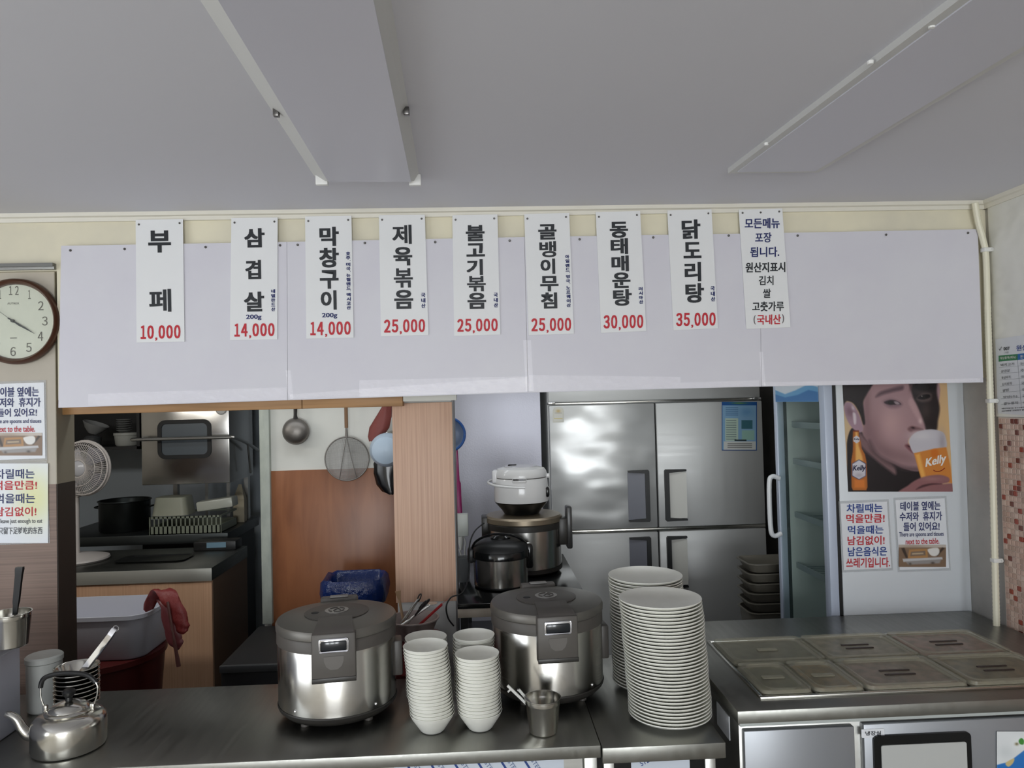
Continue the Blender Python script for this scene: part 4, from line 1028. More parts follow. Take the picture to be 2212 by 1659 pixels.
# ------------------------------------------------------------------ steel cup with white tongs
p = PZ(1174, 1581, ZT)
def cup_prof(rb, rt, h, w=.0012, rings=()):
    return [(0, 0), (rb-.003, 0), (rb, .003), (rb+(rt-rb)*.85, h*.82), (rt-.001, h*.83), (rt, h*.86), (rt, h-.004), (rt+.002, h-.002), (rt+.002, h), (rt-.001, h), (rt-w, h*.85), (rb+(rt-rb)*.85-w, h*.81), (rb-w, .004), (0, .003)]
t = thing('steel_cup', 'small steel tumbler holding white tongs, front of the counter', 'cup', (p.x, p.y, ZT+.0005))
obj('body', MB().lathe(cup_prof(.040, .052, .10), 48), M_shiny, t, world=False)
t = thing('white_tongs', 'white plastic tongs leaning in the steel tumbler', 'tongs', (p.x, p.y, ZT+.02))
base = Vector((p.x+.018, p.y+.008, ZT+.012))
for (tx, ty, mat_n) in ((1097, 1486, 0), (1121, 1492, 1)):
    tip = PY(tx, ty, p.y-.02+mat_n*.03); tip.y = p.y-.005+mat_n*.02
    d = (tip-base).normalized(); w = Vector((0, 1, 0)).cross(d).normalized()*.0035; dd = Vector((0, .006, 0))
    b0 = base+Vector((0, .006*mat_n, 0))
    arm_ = obj('arm', MB().prism([b0-w, b0+w, tip+w, tip-w], dd), M_plug, t, smooth=False)
    if not mat_n:
        e = tip-d*.012-w; obj('hook', MB().prism([e, e-w*2.6, e-w*2.6-d*.004, e-d*.004], dd), M_plug, arm_, smooth=False)

# ------------------------------------------------------------------ kettle
KYY = 2.205; p = PY(150, 1600, KYY)
t = thing('kettle', 'small shiny steel kettle with black bail handle, left on the counter', 'kettle', (p.x, KYY, ZT+.0005), 0)
kw_ = dict(world=False)
obj('body', MB().lathe([(0, 0), (.088, 0), (.094, .004), (.097, .012), (.097, .072), (.094, .084), (.085, .094), (.068, .101), (.058, .103)], 56), M_shiny, t, **kw_)
obj('lid', MB().lathe([(.060, .102), (.063, .105), (.060, .108), (.052, .110), (.050, .116), (.040, .124), (.022, .130), (.012, .133), (0, .134)], 48), M_shiny, t, **kw_)
obj('knob', MB().lathe([(.010, .132), (.009, .142), (.016, .150), (.018, .158), (.012, .165), (0, .166)], 24), M_black, t, **kw_)
sp = spline([(-.088, 0, .045), (-.110, -.002, .040), (-.128, -.004, .058), (-.142, -.006, .086), (-.158, -.008, .100), (-.172, -.009, .104)], 6)
n_ = len(sp); obj('spout', MB().tube(sp, [.019*(1-i/n_)+.0075*(i/n_) for i in range(n_)], 14), M_shiny, t, **kw_)
for sx_ in (-1, 1): obj('ear', MB().box(sx_*.066-.006, sx_*.066+.006, -.006, .006, .098, .122, .003), M_shiny, t, **kw_)
arc = spline([(-.068, 0, .115), (-.078, -.002, .15), (-.074, 0, .192), (-.045, 0, .207), (0, 0, .210), (.048, 0, .203), (.076, 0, .18), (.080, 0, .15), (.069, 0, .115)], 6)
hd = obj('handle', MB().tube(arc, .0022, 8), M_shiny, t, **kw_)
obj('grip', MB().tube(arc[9:37], .0068, 10), M_black, hd, **kw_)

# nested steel bowls behind the kettle, with tongs
SYB = 2.44; p = PY(166, 1500, SYB); nb = 9
sb = proto_mesh('steel_bowl', [(0, 0), (.042, 0), (.048, .004), (.062, .038), (.0655, .040), (.0665, .042), (.0655, .044), (.062, .042), (.060, .038), (.046, .006), (0, .003)], M_shiny, 48)
for k in range(nb):
    o = bpy.data.objects.new('steel_bowl', sb); COL.objects.link(o); o.location = (p.x+math.sin(k*1.7)*.0008, SYB, ZT+.001+k*.0135)
    o['label'] = ('steel bowl topmost in the nested stack behind the kettle' if k == nb-1 else 'steel bowl at the bottom of the stack behind the kettle' if k == 0
                  else 'steel bowl, %s from the top of the stack behind the kettle' % ordinal(nb-k)); o['category'] = 'bowl'; o['group'] = 'steel bowls stacked behind the kettle'
zt_ = ZT+.001+(nb-1)*.0135
t = thing('steel_tongs', 'steel tongs standing up out of the nested steel bowls', 'tongs', (p.x, SYB, zt_+.01))
a0_ = Vector((p.x+.012, SYB-.02, zt_+.009)); tip = PY(250, 1358, SYB)
for dy in (-.009, .009):
    pts = [a0_+Vector((0, dy*1.2, 0)), a0_.lerp(tip, .35)+Vector((0, dy*1.3, 0)), a0_.lerp(tip, .8)+Vector((0, dy, 0)), tip+Vector((-.005, dy*.4, -.003)), tip]
    V = []; pts = spline(pts, 5); mb = MB(); d = (tip-a0_).normalized(); w = Vector((0, 1, 0)).cross(d).normalized()
    for i, q in enumerate(pts):
        for s_, o_ in ((-1, 0), (1, 0), (1, .002), (-1, .002)): mb.v.append(q+w*.008*s_+Vector((0, o_*(1 if dy > 0 else -1), 0)))
    mb.f = [(i*4+j, i*4+(j+1) % 4, i*4+4+(j+1) % 4, i*4+4+j) for i in range(len(pts)-1) for j in range(4)]+[(0, 1, 2, 3)]
    obj('arm', mb, M_chrome, t)
obj('hanging_ring', MB().tube([tip+Vector((.009*math.cos(a*.52), 0, .009*math.sin(a*.52))) for a in range(13)], .0016, 6), M_chrome, t)

# white box at the far left with steel cups on it
xb_ = PZ(79, 1547, ZT).x; yb_ = 2.36; zb_ = PY(83, 1374, yb_).z
t = thing('plastic_box', 'white lidded plastic box at the left end of the counter', 'box', (xb_-.25, yb_-.24, ZT+.0005))
obj('body', MB().box(xb_-.5, xb_, yb_-.48, yb_, ZT+.0005, zb_-.018, .006), mat('bluish_white_plastic', (204, 208, 222), .35), t)
obj('lid', MB().box(xb_-.507, xb_+.007, yb_-.487, yb_+.007, zb_-.028, zb_, .006), mat('bluish_white_lid', (210, 214, 228), .22), t)
for i, (cx_, yy, lb) in enumerate(((22, 2.27, 'steel cup with black-handled ladle, standing on the white box'), )):
    q = PY(cx_, 1385, yy)
    t = thing('steel_cup', lb, 'cup', (q.x, yy, zb_+.0005))
    obj('body', MB().lathe(cup_prof(.046, .055, .098), 48), M_shiny, t, world=False)
    q2 = q.x+.012
q3 = PY(48, 1380, 2.335+.0)
t = thing('steel_cup', 'empty steel cup behind the cup holding the black-handled ladle', 'cup', (xb_-.052, 2.337-.04+.0, zb_+.0005))
bpy.data.objects.remove(t)
hp0 = Vector((q.x+.005, 2.27, zb_+.006)); hp1 = PY(42, 1225, 2.26); hp1.y = 2.262
t = thing('ladle', 'ladle with a black handle standing in the steel cup on the white box', 'ladle', hp0[:])
mid = hp0.lerp(hp1, .5)
obj('shaft', MB().tube([hp0, mid], .003, 8), M_shiny, t)
w = Vector((1, 0, 0)); 
mb = MB(); 
for i, (f, ww) in enumerate(((.38, .006), (.5, .007), (.55, .0085), (.9, .0095), (.97, .011), (1.0, .010))):
    q_ = hp0.lerp(hp1, f)
    for sx_, sy_ in ((-1, -.5), (1, -.5), (1, .5), (-1, .5)): mb.v.append(q_+Vector((ww*sx_, ww*sy_, 0)))
mb.f = [(i*4+j, i*4+(j+1) % 4, i*4+4+(j+1) % 4, i*4+4+j) for i in range(5) for j in range(4)]+[(0, 1, 2, 3), (20, 21, 22, 23)]
obj('handle', mb, M_black, t)
# white canister between box and stack
q = PY(100, 1480, 2.5)
t = thing('white_canister', 'white plastic canister between the white box and the nested steel bowls', 'canister', (q.x, 2.49, ZT+.0005))
obj('body', MB().lathe([(0, 0), (.045, 0), (.05, .006), (.052, .155), (0, .155)], 32), mat('grey_white_plastic', (176, 178, 174), .4), t, world=False)
obj('lid', MB().lathe([(.0515, .1552), (.055, .158), (.055, .172), (.05, .177), (0, .178)], 32), mat('grey_white_plastic', (176, 178, 174), .4), t, world=False)

# ------------------------------------------------------------------ behind the counter: added support bench, tub, bowl with utensils
q = PY(895, 1352, 2.80)
t = thing('wooden_bench', 'unseen low dark bench added behind the counter as support under the utensil bowl', 'bench', (q.x, 2.74, 0))  # unseen support, added so the tub and utensil bowl stand on something
obj('seat', MB().box(q.x-.17, q.x+.16, 2.63, 2.885, .50, .53, .004), mat('dark_bench', (42, 34, 30), .5), t)
for sx_ in (-.155, .145):
    for yy in (2.64, 2.85): obj('leg', MB().box(q.x+sx_, q.x+sx_+.025, yy, yy+.025, 0, .50), MATS['dark_bench'], t)
tz = PY(905, 1378, 2.76).z
t = thing('red_tub', 'dark red plastic tub under the utensil bowl behind the counter', 'tub', (q.x, 2.757, .5305))
hh = tz-.53
obj('body', MB().lathe([(0, .0), (.085, 0), (.105, hh-.01), (.112, hh-.008), (.112, hh), (.102, hh), (.083, .006), (0, .006)], 40), mat('dark_red_plastic', (92, 30, 30), .4), t, world=False)
obj('cover', MB().lathe([(.1125, hh+.0006), (.1125, hh+.006), (0, hh+.006)], 40), mat('dark_red_plastic', (92, 30, 30), .4), t, world=False)
ub = (q.x+.0, 2.757, tz+.0068)
t = thing('utensil_bowl', 'grey-pink plastic bowl heaped with kitchen utensils behind the left cooker', 'bowl', ub)
obj('body', MB().lathe([(0, 0), (.062, 0), (.066, .004), (.09, .06), (.096, .066), (.096, .070), (.09, .070), (.086, .062), (.062, .006), (0, .005)], 40), mat('dull_pink_plastic', (150, 138, 134), .45), t, world=False)
UT = [('steel_scissors', 'black-handled scissors lying across the utensil bowl', 'scissors'), ('steel_tongs', 'steel tongs lying in the utensil bowl with its bent end up', 'tongs'),
      ('serving_spoon', 'steel serving spoon in the utensil bowl', 'spoon'), ('red_spatula', 'red spatula sticking out right of the utensil bowl', 'spatula'),
      ('wooden_spatula', 'wooden spatula standing at the left of the utensil bowl', 'spatula')]
ends = [((-.04, .01, .02), (.045, -.03, .125), M_black), ((-.06, .03, .02), (.02, .0, .135), M_steel), ((-.07, -.02, .03), (.06, .02, .105), M_steel),
        ((0, .01, .02), (.108, -.015, .118), mat('red_plastic', (160, 36, 40), .35)), ((-.03, .0, .02), (-.052, .03, .13), mat('old_wood', (150, 122, 92), .6))]
for (nm, lb, ct), (e0, e1, m_) in zip(UT, ends):
    A0, A1 = Vector(ub)+Vector(e0), Vector(ub)+Vector(e1)
    t = thing(nm, lb, ct, A0[:])
    d = (A1-A0).normalized(); s_ = d.cross(Vector((0, 0, 1))).normalized()
    if ct == 'scissors':
        for k in (-1, 1):
            obj('blade', MB().prism([A0+s_*.004*k, A0+s_*.009*k, A0.lerp(A1, .6)+s_*.007*k, A0.lerp(A1, .6)], (0, 0, .002)), M_steel, t, smooth=False)
            c = A1+s_*.012*k
            up_ = s_.cross(d)
            obj('handle', MB().tube([c+(d*math.cos(a*.5236)*.02+s_*math.sin(a*.5236)*.011) for a in range(13)]+[], .0032, 8), m_, t)
            obj('shank', MB().tube([A0.lerp(A1, .58), A1-d*.018+s_*.012*k], .003, 8), m_, t)
    elif ct == 'tongs':
        for k in (-1, 1):
            obj('arm', MB().tube(spline([A0+s_*.012*k, A0.lerp(A1, .5)+s_*.014*k, A0.lerp(A1, .9)+s_*.009*k, A1], 4), .0035, 8), m_, t)
        obj('loop', MB().tube([A1+d*.008+(d*math.cos(a*.5236)*.014+Vector((0, 0, 1))*math.sin(a*.5236)*.009) for a in range(13)], .0025, 8), M_black, t)
    elif ct == 'spoon':
        obj('handle', MB().tube([A0, A1], .004, 8), m_, t); obj('spoon_head', MB().lathe([(0, -.004), (.014, -.002), (.02, .002), (.018, .003), (.012, .0), (0, -.002)], 20, A1+d*.012), m_, t)
    else:
        obj('handle', MB().tube([A0, A1], .005, 8), m_, t)
        obj('paddle', MB().prism([A1+s_*.006, A1+s_*.012+d*.03, A1-s_*.012+d*.03, A1-s_*.006], (0, .003, .001)), m_, t, smooth=False)

# ------------------------------------------------------------------ kitchen, middle: hanging tools on the white wall
LYh = KY-.05
c = PY(636, 932, LYh-.02); r = (PY(664.5, 932, LYh).x-PY(607.5, 932, LYh).x)/2
t = thing('ladle', 'large dark steel ladle hanging on the white kitchen wall', 'ladle', c[:])
mb = MB()
for j in range(9):
    a = j/8*math.pi/2
    for i in range(32): b_ = 2*math.pi*i/32; mb.v.append(c+Vector((r*math.cos(a)*math.cos(b_), .03-.045*math.sin(a)*1.0, r*math.cos(a)*math.sin(b_))))
mb.f = [(j*32+i, j*32+(i+1) % 32, (j+1)*32+(i+1) % 32, (j+1)*32+i) for j in range(8) for i in range(32)]
obj('ladle_head', mb, mat('dark_steel', (132, 128, 124), .48, .9), t)
obj('ladle_rim', MB().tube([c+Vector((r*math.cos(i*math.pi/16), .03, r*math.sin(i*math.pi/16))) for i in range(33)], .003, 8), MATS['dark_steel'], t)
h1 = PY(635, 870, LYh+.01)
mb = MB(); mb.tube([c+Vector((0, .028, r*.9)), c+Vector((0, .024, r*1.25)), Vector((c.x, LYh+.01, h1.z-.03)), Vector((c.x, LYh+.01, h1.z+.16))], [.013, .009, .010, .010], 8)
obj('handle', mb, mat('tool_black', (44, 42, 42), .4, .5), t)
c = PY(749.5, 991, LYh); r = (PY(797, 991, LYh).x-PY(702, 991, LYh).x)/2
t = thing('wire_strainer', 'round wire mesh strainer with wooden handle hanging on the kitchen wall', 'strainer', c[:])
obj('hoop', MB().tube([c+Vector((r*math.cos(i*math.pi/24), 0, r*math.sin(i*math.pi/24))) for i in range(49)], .0035, 8), MATS['dark_steel'], t)
mb = MB(); n = 34
for k in range(-n, n+1):
    u_ = r*k/n*.99; h_ = math.sqrt(max(0, r*r-u_*u_)); dp = lambda v: .0+.02*max(0, 1-(u_*u_+v*v)/(r*r))
    for V_ in (0, 1):
        pts = []
        for j in range(9):
            v = -h_+2*h_*j/8; pts.append(c+(Vector((u_, dp(v), v)) if V_ == 0 else Vector((v, dp(v), u_))))
        w = .0006
        for j in range(8):
            a, b = pts[j], pts[j+1]; s_ = Vector((w, 0, 0)) if V_ == 0 else Vector((0, 0, w))
            mb.add([a-s_, a+s_, b+s_, b-s_], [(0, 1, 2, 3)])
obj('mesh_basket', mb, mat('mesh_grey', (120, 118, 116), .4, .7), t, smooth=False)
for sx_ in (-.035, .042):
    obj('support_wire', MB().tube([c+Vector((0, -.006, r)), c+Vector((sx_*.6, -.01, 0)), c+Vector((sx_*1.15, -.004, -r*.92))], .0018, 6), MATS['dark_steel'], t)
hz = PY(749, 924, LYh).z; obj('handle_socket', MB().tube([c+Vector((0, 0, r)), Vector((c.x, LYh, hz))], [.009, .006], 8), MATS['dark_steel'], t)
obj('handle', MB().tube([Vector((c.x, LYh, hz)), Vector((c.x, LYh, hz+.30))], .009, 10), mat('handle_wood', (122, 90, 62), .6), t)

# rumpled bags and a pale blue bowl behind the wooden board
def rumple(pts_rings, name, m_, parent, seed, amp, n=28):
    rs = random.Random(seed); ph = [rs.uniform(0, 6) for _ in range(6)]; mb = MB()
    for j, (cx_, cy_, cz_, rx, ry) in enumerate(pts_rings):
        for i in range(n):
            a = 2*math.pi*i/n; q_ = 1+amp*(math.sin(3*a+ph[0]+j*.7)*.5+math.sin(7*a+ph[1]-j*1.1)*.35+math.sin(11*a+ph[2]+j*1.9)*.25)
            mb.v.append(Vector((cx_+rx*q_*math.cos(a), cy_+ry*q_*math.sin(a), cz_+amp*.02*math.sin(5*a+ph[3]+j))))
    R_ = len(pts_rings)
    mb.f = [(j*n+i, j*n+(i+1) % n, (j+1)*n+(i+1) % n, (j+1)*n+i) for j in range(R_-1) for i in range(n)]+[tuple(range(n-1, -1, -1)), tuple(range((R_-1)*n, R_*n))]
    return obj(name, mb, m_, parent, sharp=60)
BY = 3.72
g = lambda x, y: PY(x, y, BY)
sc_ = BY/FPX
t = thing('red_net_bag', 'red mesh onion bag hanging beside the wooden board', 'bag', g(815, 912)[:])
rs_ = [(836, 866, 4), (830, 880, 12), (824, 900, 18), (815, 925, 22), (806, 945, 17), (800, 955, 9)]
rumple([(g(x, y).x, BY+.10, g(x, y).z, w_*sc_*.95, .025) for x, y, w_ in rs_], 'body', clear('red_net', (126, 42, 36), .5, .75), t, 4, .12)
obj('cord', MB().tube([g(836, 868)+Vector((0, .10, 0)), g(838, 840)+Vector((0, .12, 0)), g(838, 838)+Vector((0, .195, 0))], .003, 6), MATS['red_plastic'], t)
cb = g(837, 971)
t = thing('blue_bowl', 'pale blue plastic bowl hanging behind the wooden board', 'bowl', cb[:])
obj('hook', MB().box(cb.x-.004, cb.x+.004, BY-.02, KY-.002, cb.z+.078, cb.z+.086), M_steel, t)  # added rod, joins the bowl to the wall behind it
obj('body', MB().lathe([(.082, .03), (.084, .027), (.084, 0), (.080, -.025), (.066, -.05), (.04, -.062), (0, -.066)], 40, cb+Vector((0, -.03, 0)), 'y'), mat('pale_blue_plastic', (172, 188, 204), .4), t)
t = thing('black_bag', 'black plastic bag hanging under the pale blue bowl', 'bag', g(832, 1040)[:])
obj('hook', MB().box(g(836, 985).x-.004, g(836, 985).x+.004, BY+.10, KY-.002, g(836, 985).z-.03, g(836, 985).z-.02), M_steel, t)  # added rod that ties the bag to the wall
rs_ = [(836, 985, 22), (832, 1003, 28), (830, 1025, 25), (833, 1050, 22), (838, 1066, 16), (842, 1072, 6)]
rumple([(g(x, y).x, BY+.09, g(x, y).z, w_*sc_*1.05, .028) for x, y, w_ in rs_], 'body', mat('black_film', (18, 18, 20), .2), t, 9, .1)

# dark block added where the low space lies in shade, and the blue bin
zc_ = .60
cx0 = kx0-.02
t = thing('low_cabinet', 'dark low block standing in for shade along the brown kitchen wall', 'cabinet', ((cx0+kx1)/2, 3.6, 0))
obj('body', MB().box(cx0, PY(852, 1300, 3.3).x, 3.32, KY-.04, 0, zc_, .004), mat('dark_cabinet', (24, 24, 26), .5), t)
obj('top_edge', MB().box(cx0, PY(852, 1300, 3.3).x, 3.30, 3.32, zc_-.03, zc_, .002), mat('dull_edge', (84, 86, 88), .4, .6), t)
BNY = 3.55; b0, b1_ = PY(700, 1245, BNY), PY(836, 1310, BNY)
bw = (b1_.x-b0.x)/2; bx = (b1_.x+b0.x)/2; bt = b0.z
t = thing('waste_bin', 'dark bin lined with a blue plastic bag by the brown wall', 'bin', (bx, BNY, zc_+.0005))
mb = MB(); R4 = [(bw*.74, .09, zc_+.001), (bw*.92, .115, bt-.03), (bw*.95, .12, bt-.03)]
def loftr(rings, cx_, cy_, caps=(True, False)):
    m = MB(); k = None
    for rx, ry, z in rings:
        P4 = rrect(-rx, rx, -ry, ry, min(rx, ry)*.45); k = len(P4); m.v += [Vector((cx_+a, cy_+b, z)) for a, b in P4]
    m.f = [(j*k+i, j*k+(i+1) % k, (j+1)*k+(i+1) % k, (j+1)*k+i) for j in range(len(rings)-1) for i in range(k)]
    if caps[0]: m.f.append(tuple(range(k-1, -1, -1)))
    if caps[1]: m.f.append(tuple(range((len(rings)-1)*k, len(rings)*k)))
    return m
obj('bin_body', loftr(R4, bx, BNY), mat('bin_dark', (36, 38, 44), .4), t)
lb_ = loftr([(bw*.98, .125, bt-.11), (bw*1.02, .13, bt-.06), (bw*1.0, .125, bt-.02), (bw*.93, .118, bt), (bw*.84, .105, bt-.01), (bw*.8, .1, bt-.09)], bx, BNY, (False, True))
rs = random.Random(5)
for v in lb_.v: v += Vector((rs.uniform(-1, 1), rs.uniform(-1, 1), rs.uniform(-1, 1)))*.006
obj('bag_liner', lb_, mat('blue_film', (14, 38, 92), .22, bump=.6, scale=(25, 25, 25), bdist=.01), t, sharp=70)

# right part behind the partition: rim of a blue basin, magenta handle, power box
HY = 3.35
c = PY(968, 939, HY); r = PY(1004, 939, HY).x-c.x
t = thing('blue_basin', 'blue-rimmed basin hanging behind the partition edge', 'basin', c[:])
obj('rim', MB().tube([c+Vector((r*math.cos(i*math.pi/18), 0, r*math.sin(i*math.pi/18))) for i in range(37)], .006, 8), mat('blue_rim', (40, 84, 150), .35), t)
obj('body', MB().lathe([(r*.96, 0), (r*.8, .03), (r*.5, .045), (0, .047)], 32, c, 'y'), mat('grey_blue_basin', (120, 134, 160), .4), t)
a, b = PY(986, 975, HY+.06), PY(993, 1108, HY+.06)
t = thing('magenta_handle', 'magenta plastic broom handle hanging beside the partition', 'handle', b[:])
obj('stick', MB().tube([a+Vector((-.01, 0, .12)), a, a.lerp(b, .48), a.lerp(b, .52), b], [.006, .007, .008, .013, .012], 10), mat('magenta_plastic', (138, 26, 92), .35), t)
ob0, ob1 = PY(985, 1110, HY+.1), PY(1012, 1157, HY+.1)
t = thing('power_outlet', 'white power outlet box with plugged cords beside the partition', 'outlet', ((ob0+ob1)/2)[:])
obj('body', MB().box(ob0.x-.01, ob1.x, HY+.08, HY+.12, ob1.z, ob0.z, .004), mat('outlet_white', (196, 200, 194), .4), t)
obj('plug', MB().tube([Vector((ob0.x+.02, HY+.1, ob1.z)), Vector((ob0.x+.02, HY+.1, ob1.z-.035)), Vector((ob0.x+.02, HY+.1, ob1.z-.065))], [.013, .012, .006], 10), M_plug, t)
for k, ex in enumerate(((.0, -.16, .05), (.02, -.19, .0))):
    st_ = Vector((ob0.x+.012+.02*k, HY+.1, ob1.z-(.06 if k == 0 else 0)))
    obj('cord', MB().tube(spline([st_, st_+Vector((.008, 0, -.03)), st_+Vector((.02*(1-k)+.004, 0, -.07)), st_+Vector((.03*(1-k)+.006, 0, -.095 if k == 0 else -.15))], 5), .0035, 8), M_plug, t)
obj('wall_arm', MB().box(ob0.x-.08, ob0.x-.01, HY+.08, HY+.12, (ob0.z+ob1.z)/2-.02, (ob0.z+ob1.z)/2+.02), MATS['outlet_white'], t)

# small table with three cookers
TZ = .95; ty0, ty1 = 2.86, 3.72
tx0, tx1 = PY(988, 1300, ty0).x, PY(1235, 1290, 3.4).x
t = thing('appliance_table', 'black-topped table carrying the cookers in front of the silver wall', 'table', ((tx0+tx1)/2, (ty0+ty1)/2, 0))
obj('table_top', MB().box(tx0, tx1, ty0, ty1, TZ-.02, TZ, .002), M_gloss, t)
obj('front_rail', MB().box(tx0, tx1, ty0+.004, ty0+.02, TZ-.055, TZ-.02, .002), mat('cream_rail', (196, 186, 170), .45), t)
for xx in (tx0+.01, tx1-.04):
    for yy in (ty0+.022, ty1-.05): obj('leg', MB().box(xx, xx+.03, yy, yy+.03, 0, TZ-.02), MATS['dark_cabinet'], t)
obj('lower_shelf', MB().box(tx0+.01, tx1-.01, ty0+.03, ty1-.03, .62, .64), MATS['dark_cabinet'], t)
# big cooker with side handle box
GY = 3.40; p = PY(1133, 1200, GY); R = .172; zg = .26
t = thing('rice_cooker', 'tall steel rice cooker under the small white cooker', 'rice cooker', (p.x, GY, TZ+.0005))
k = dict(world=False)
obj('base', MB().lathe([(0, 0), (R*.9, 0), (R, .012), (R, .03)], 48), MATS['dark_base'], t, **k)
obj('body', MB().lathe([(R*.985, .03), (R*.985, zg-.065)], 48), M_body, t, **k)
obj('collar', MB().lathe([(R*1.0, zg-.065), (R*1.01, zg-.04), (R*.99, zg-.036)], 48), MATS['dark_base'], t, **k)
obj('lid', MB().lathe([(R*.99, zg-.038), (R*1.02, zg-.034), (R*1.02, zg-.014), (R*.97, zg-.006), (R*.7, zg-.001), (0, zg)], 48), mat('bronze_lid', (136, 124, 106), .35, .6), t, **k)
obj('latch', MB().box(R*.88, R*1.12, -R*.45, -.0, .12, zg-.02, .008), MATS['dark_base'], t, **k)
obj('side_box', MB().box(R*1.10, R*1.25, -R*.42, R*.0, .10, zg+.03, .008), mat('smoky_grey', (62, 62, 62), .3), t, **k)
obj('hinge', MB().box(-R*1.12, -R*.9, -.05, .05, .15, zg-.01, .006), MATS['dark_base'], t, **k)
wc = Vector((PY(1126, 1060, GY-.02).x, GY-.02, TZ+.0005+zg+.001))
# small white cooker
t = thing('rice_cooker', 'small white household rice cooker on top of the tall steel one', 'rice cooker', wc[:], -.12)
W = .128
obj('base', MB().lathe([(0, 0), (W*.62, 0), (W*.66, .008), (W*.72, .02), (W*.93, .05), (W*.955, .056)], 48), M_gloss, t, **k)
M_wc = mat('white_cooker_gloss', (224, 224, 224), .16)
mb = MB().lathe([(W*.95, .055), (W*.97, .062), (W*.965, .11), (W*.93, .155), (W*.915, .162)], 48)
obj('body', mb, M_wc, t, **k)
obj('seam', MB().lathe([(W*.915, .161), (W*.905, .164), (W*.915, .167)], 48), M_taupe, t, **k)
obj('lid', MB().lathe([(W*.92, .166), (W*.93, .172), (W*.905, .19), (W*.84, .203), (W*.6, .211), (W*.3, .215), (0, .216)], 48), M_wc, t, **k)
obj('lid_plate', MB().lathe([(W*.6, .2112), (W*.58, .2145), (W*.2, .2175), (0, .218)], 40), mat('pearl_grey', (182, 182, 186), .25), t, **k)
obj('steam_vent', MB().box(-W*.45, -W*.15, -.012, .018, .212, .221, .003), M_gloss, t, **k)
obj('hinge', MB().box(-W*1.0, -W*.74, -.045, .03, .135, .198, .008), mat('pearl_white', (232, 232, 234), .12), t, **k)
obj('latch', MB().box(-.03, .032, -W*1.0, -W*.86, .148, .168, .004), M_wc, t, **k)
obj('latch_gap', MB().box(-.027, .029, -W*1.005, -W*.98, .160, .1665, .001), M_gloss, t, **k)
arc = spline([(W*.2, -W*.99, .128), (-W*.3, -W*1.0, .131), (-W*.8, -W*.8, .136), (-W*1.12, -W*.35, .142), (-W*1.15, W*.05, .146), (-W*1.0, W*.25, .150)], 6)
obj('carry_handle', MB().tube(arc, [.0055]*len(arc), 10), M_wc, t, **k)
obj('control_panel', MB().box(W*.86, W*1.01, -.05, -.005, .075, .12, .008), M_gloss, t, **k)
obj('lug', MB().box(W*.84, W*1.03, -.012, .012, .158, .178, .004), M_wc, t, **k)
# front cooker with black lid
BYY = 3.13; p = PY(1083, 1250, BYY); Q_ = .122
t = thing('rice_cooker', 'steel rice cooker with black domed lid, in front of the tall one', 'rice cooker', (p.x, BYY, TZ+.0005), 0)
obj('base', MB().lathe([(0, 0), (Q_*.85, 0), (Q_*.93, .006), (Q_*.93, .014)], 48), M_black, t, **k)
obj('body', MB().lathe([(Q_*.93, .012), (Q_*.95, .12)], 48), M_body, t, **k)
obj('collar', MB().lathe([(Q_*.95, .12), (Q_*1.0, .124), (Q_*1.0, .148), (Q_*.97, .154)], 48), M_gloss, t, **k)
obj('lid', MB().lathe([(Q_*.98, .153), (Q_*.94, .168), (Q_*.8, .184), (Q_*.5, .196), (0, .200)], 48), M_black, t, **k)
obj('steam_knob', MB().lathe([(.04, .194), (.042, .202), (.03, .210), (0, .212)], 24, (0, -.02, 0), squash=.6), M_gloss, t, **k)
arc = spline([(-Q_*1.0, 0, .15), (-Q_*.85, -.03, .19), (-Q_*.4, -.05, .219), (Q_*.1, -.055, .222), (Q_*.6, -.04, .203), (Q_*1.0, 0, .155)], 6)
obj('carry_handle', MB().tube(arc, .005, 8), M_gloss, t, **k)
obj('latch', MB().box(Q_*.85, Q_*1.1, -.03, .03, .07, .17, .01), M_gloss, t, **k)
obj('hinge', MB().box(-Q_*1.14, -Q_*.9, -.03, .03, .10, .16, .01), M_black, t, **k)
cA = PY(1072, 1118, 3.30); cB = PY(1017, 1180, 3.18)
t = thing('black_cable', 'black power cord looping down from the cookers past the partition', 'cable', cB[:])
obj('cord', MB().tube(spline([PY(1046, 1130, 3.20), PY(1040, 1134, 3.19), PY(1024, 1150, 3.14), PY(1014, 1180, 3.06), PY(1013, 1240, 2.98), PY(1000, 1275, 2.88)+Vector((0, -.03, 0)), PY(975, 1290, 2.84), PY(964, 1310, 2.83), PY(968, 1335, 2.83), PY(980, 1352, 2.85)], 6), .003, 8), M_black, t)
q = PY(1000, 1238, 3.05)
t = thing('plastic_container', 'translucent grey plastic container beside the black-lidded cooker', 'container', (PY(1000, 1240, 3.22).x, 3.22, TZ+.0005))
obj('body', MB().lathe([(0, 0), (.028, 0), (.033, .10), (.034, .104), (.031, .104), (.026, .004), (0, .004)], 24), clear('smoky_tub', (120, 122, 124), .3, .6), t, world=False)

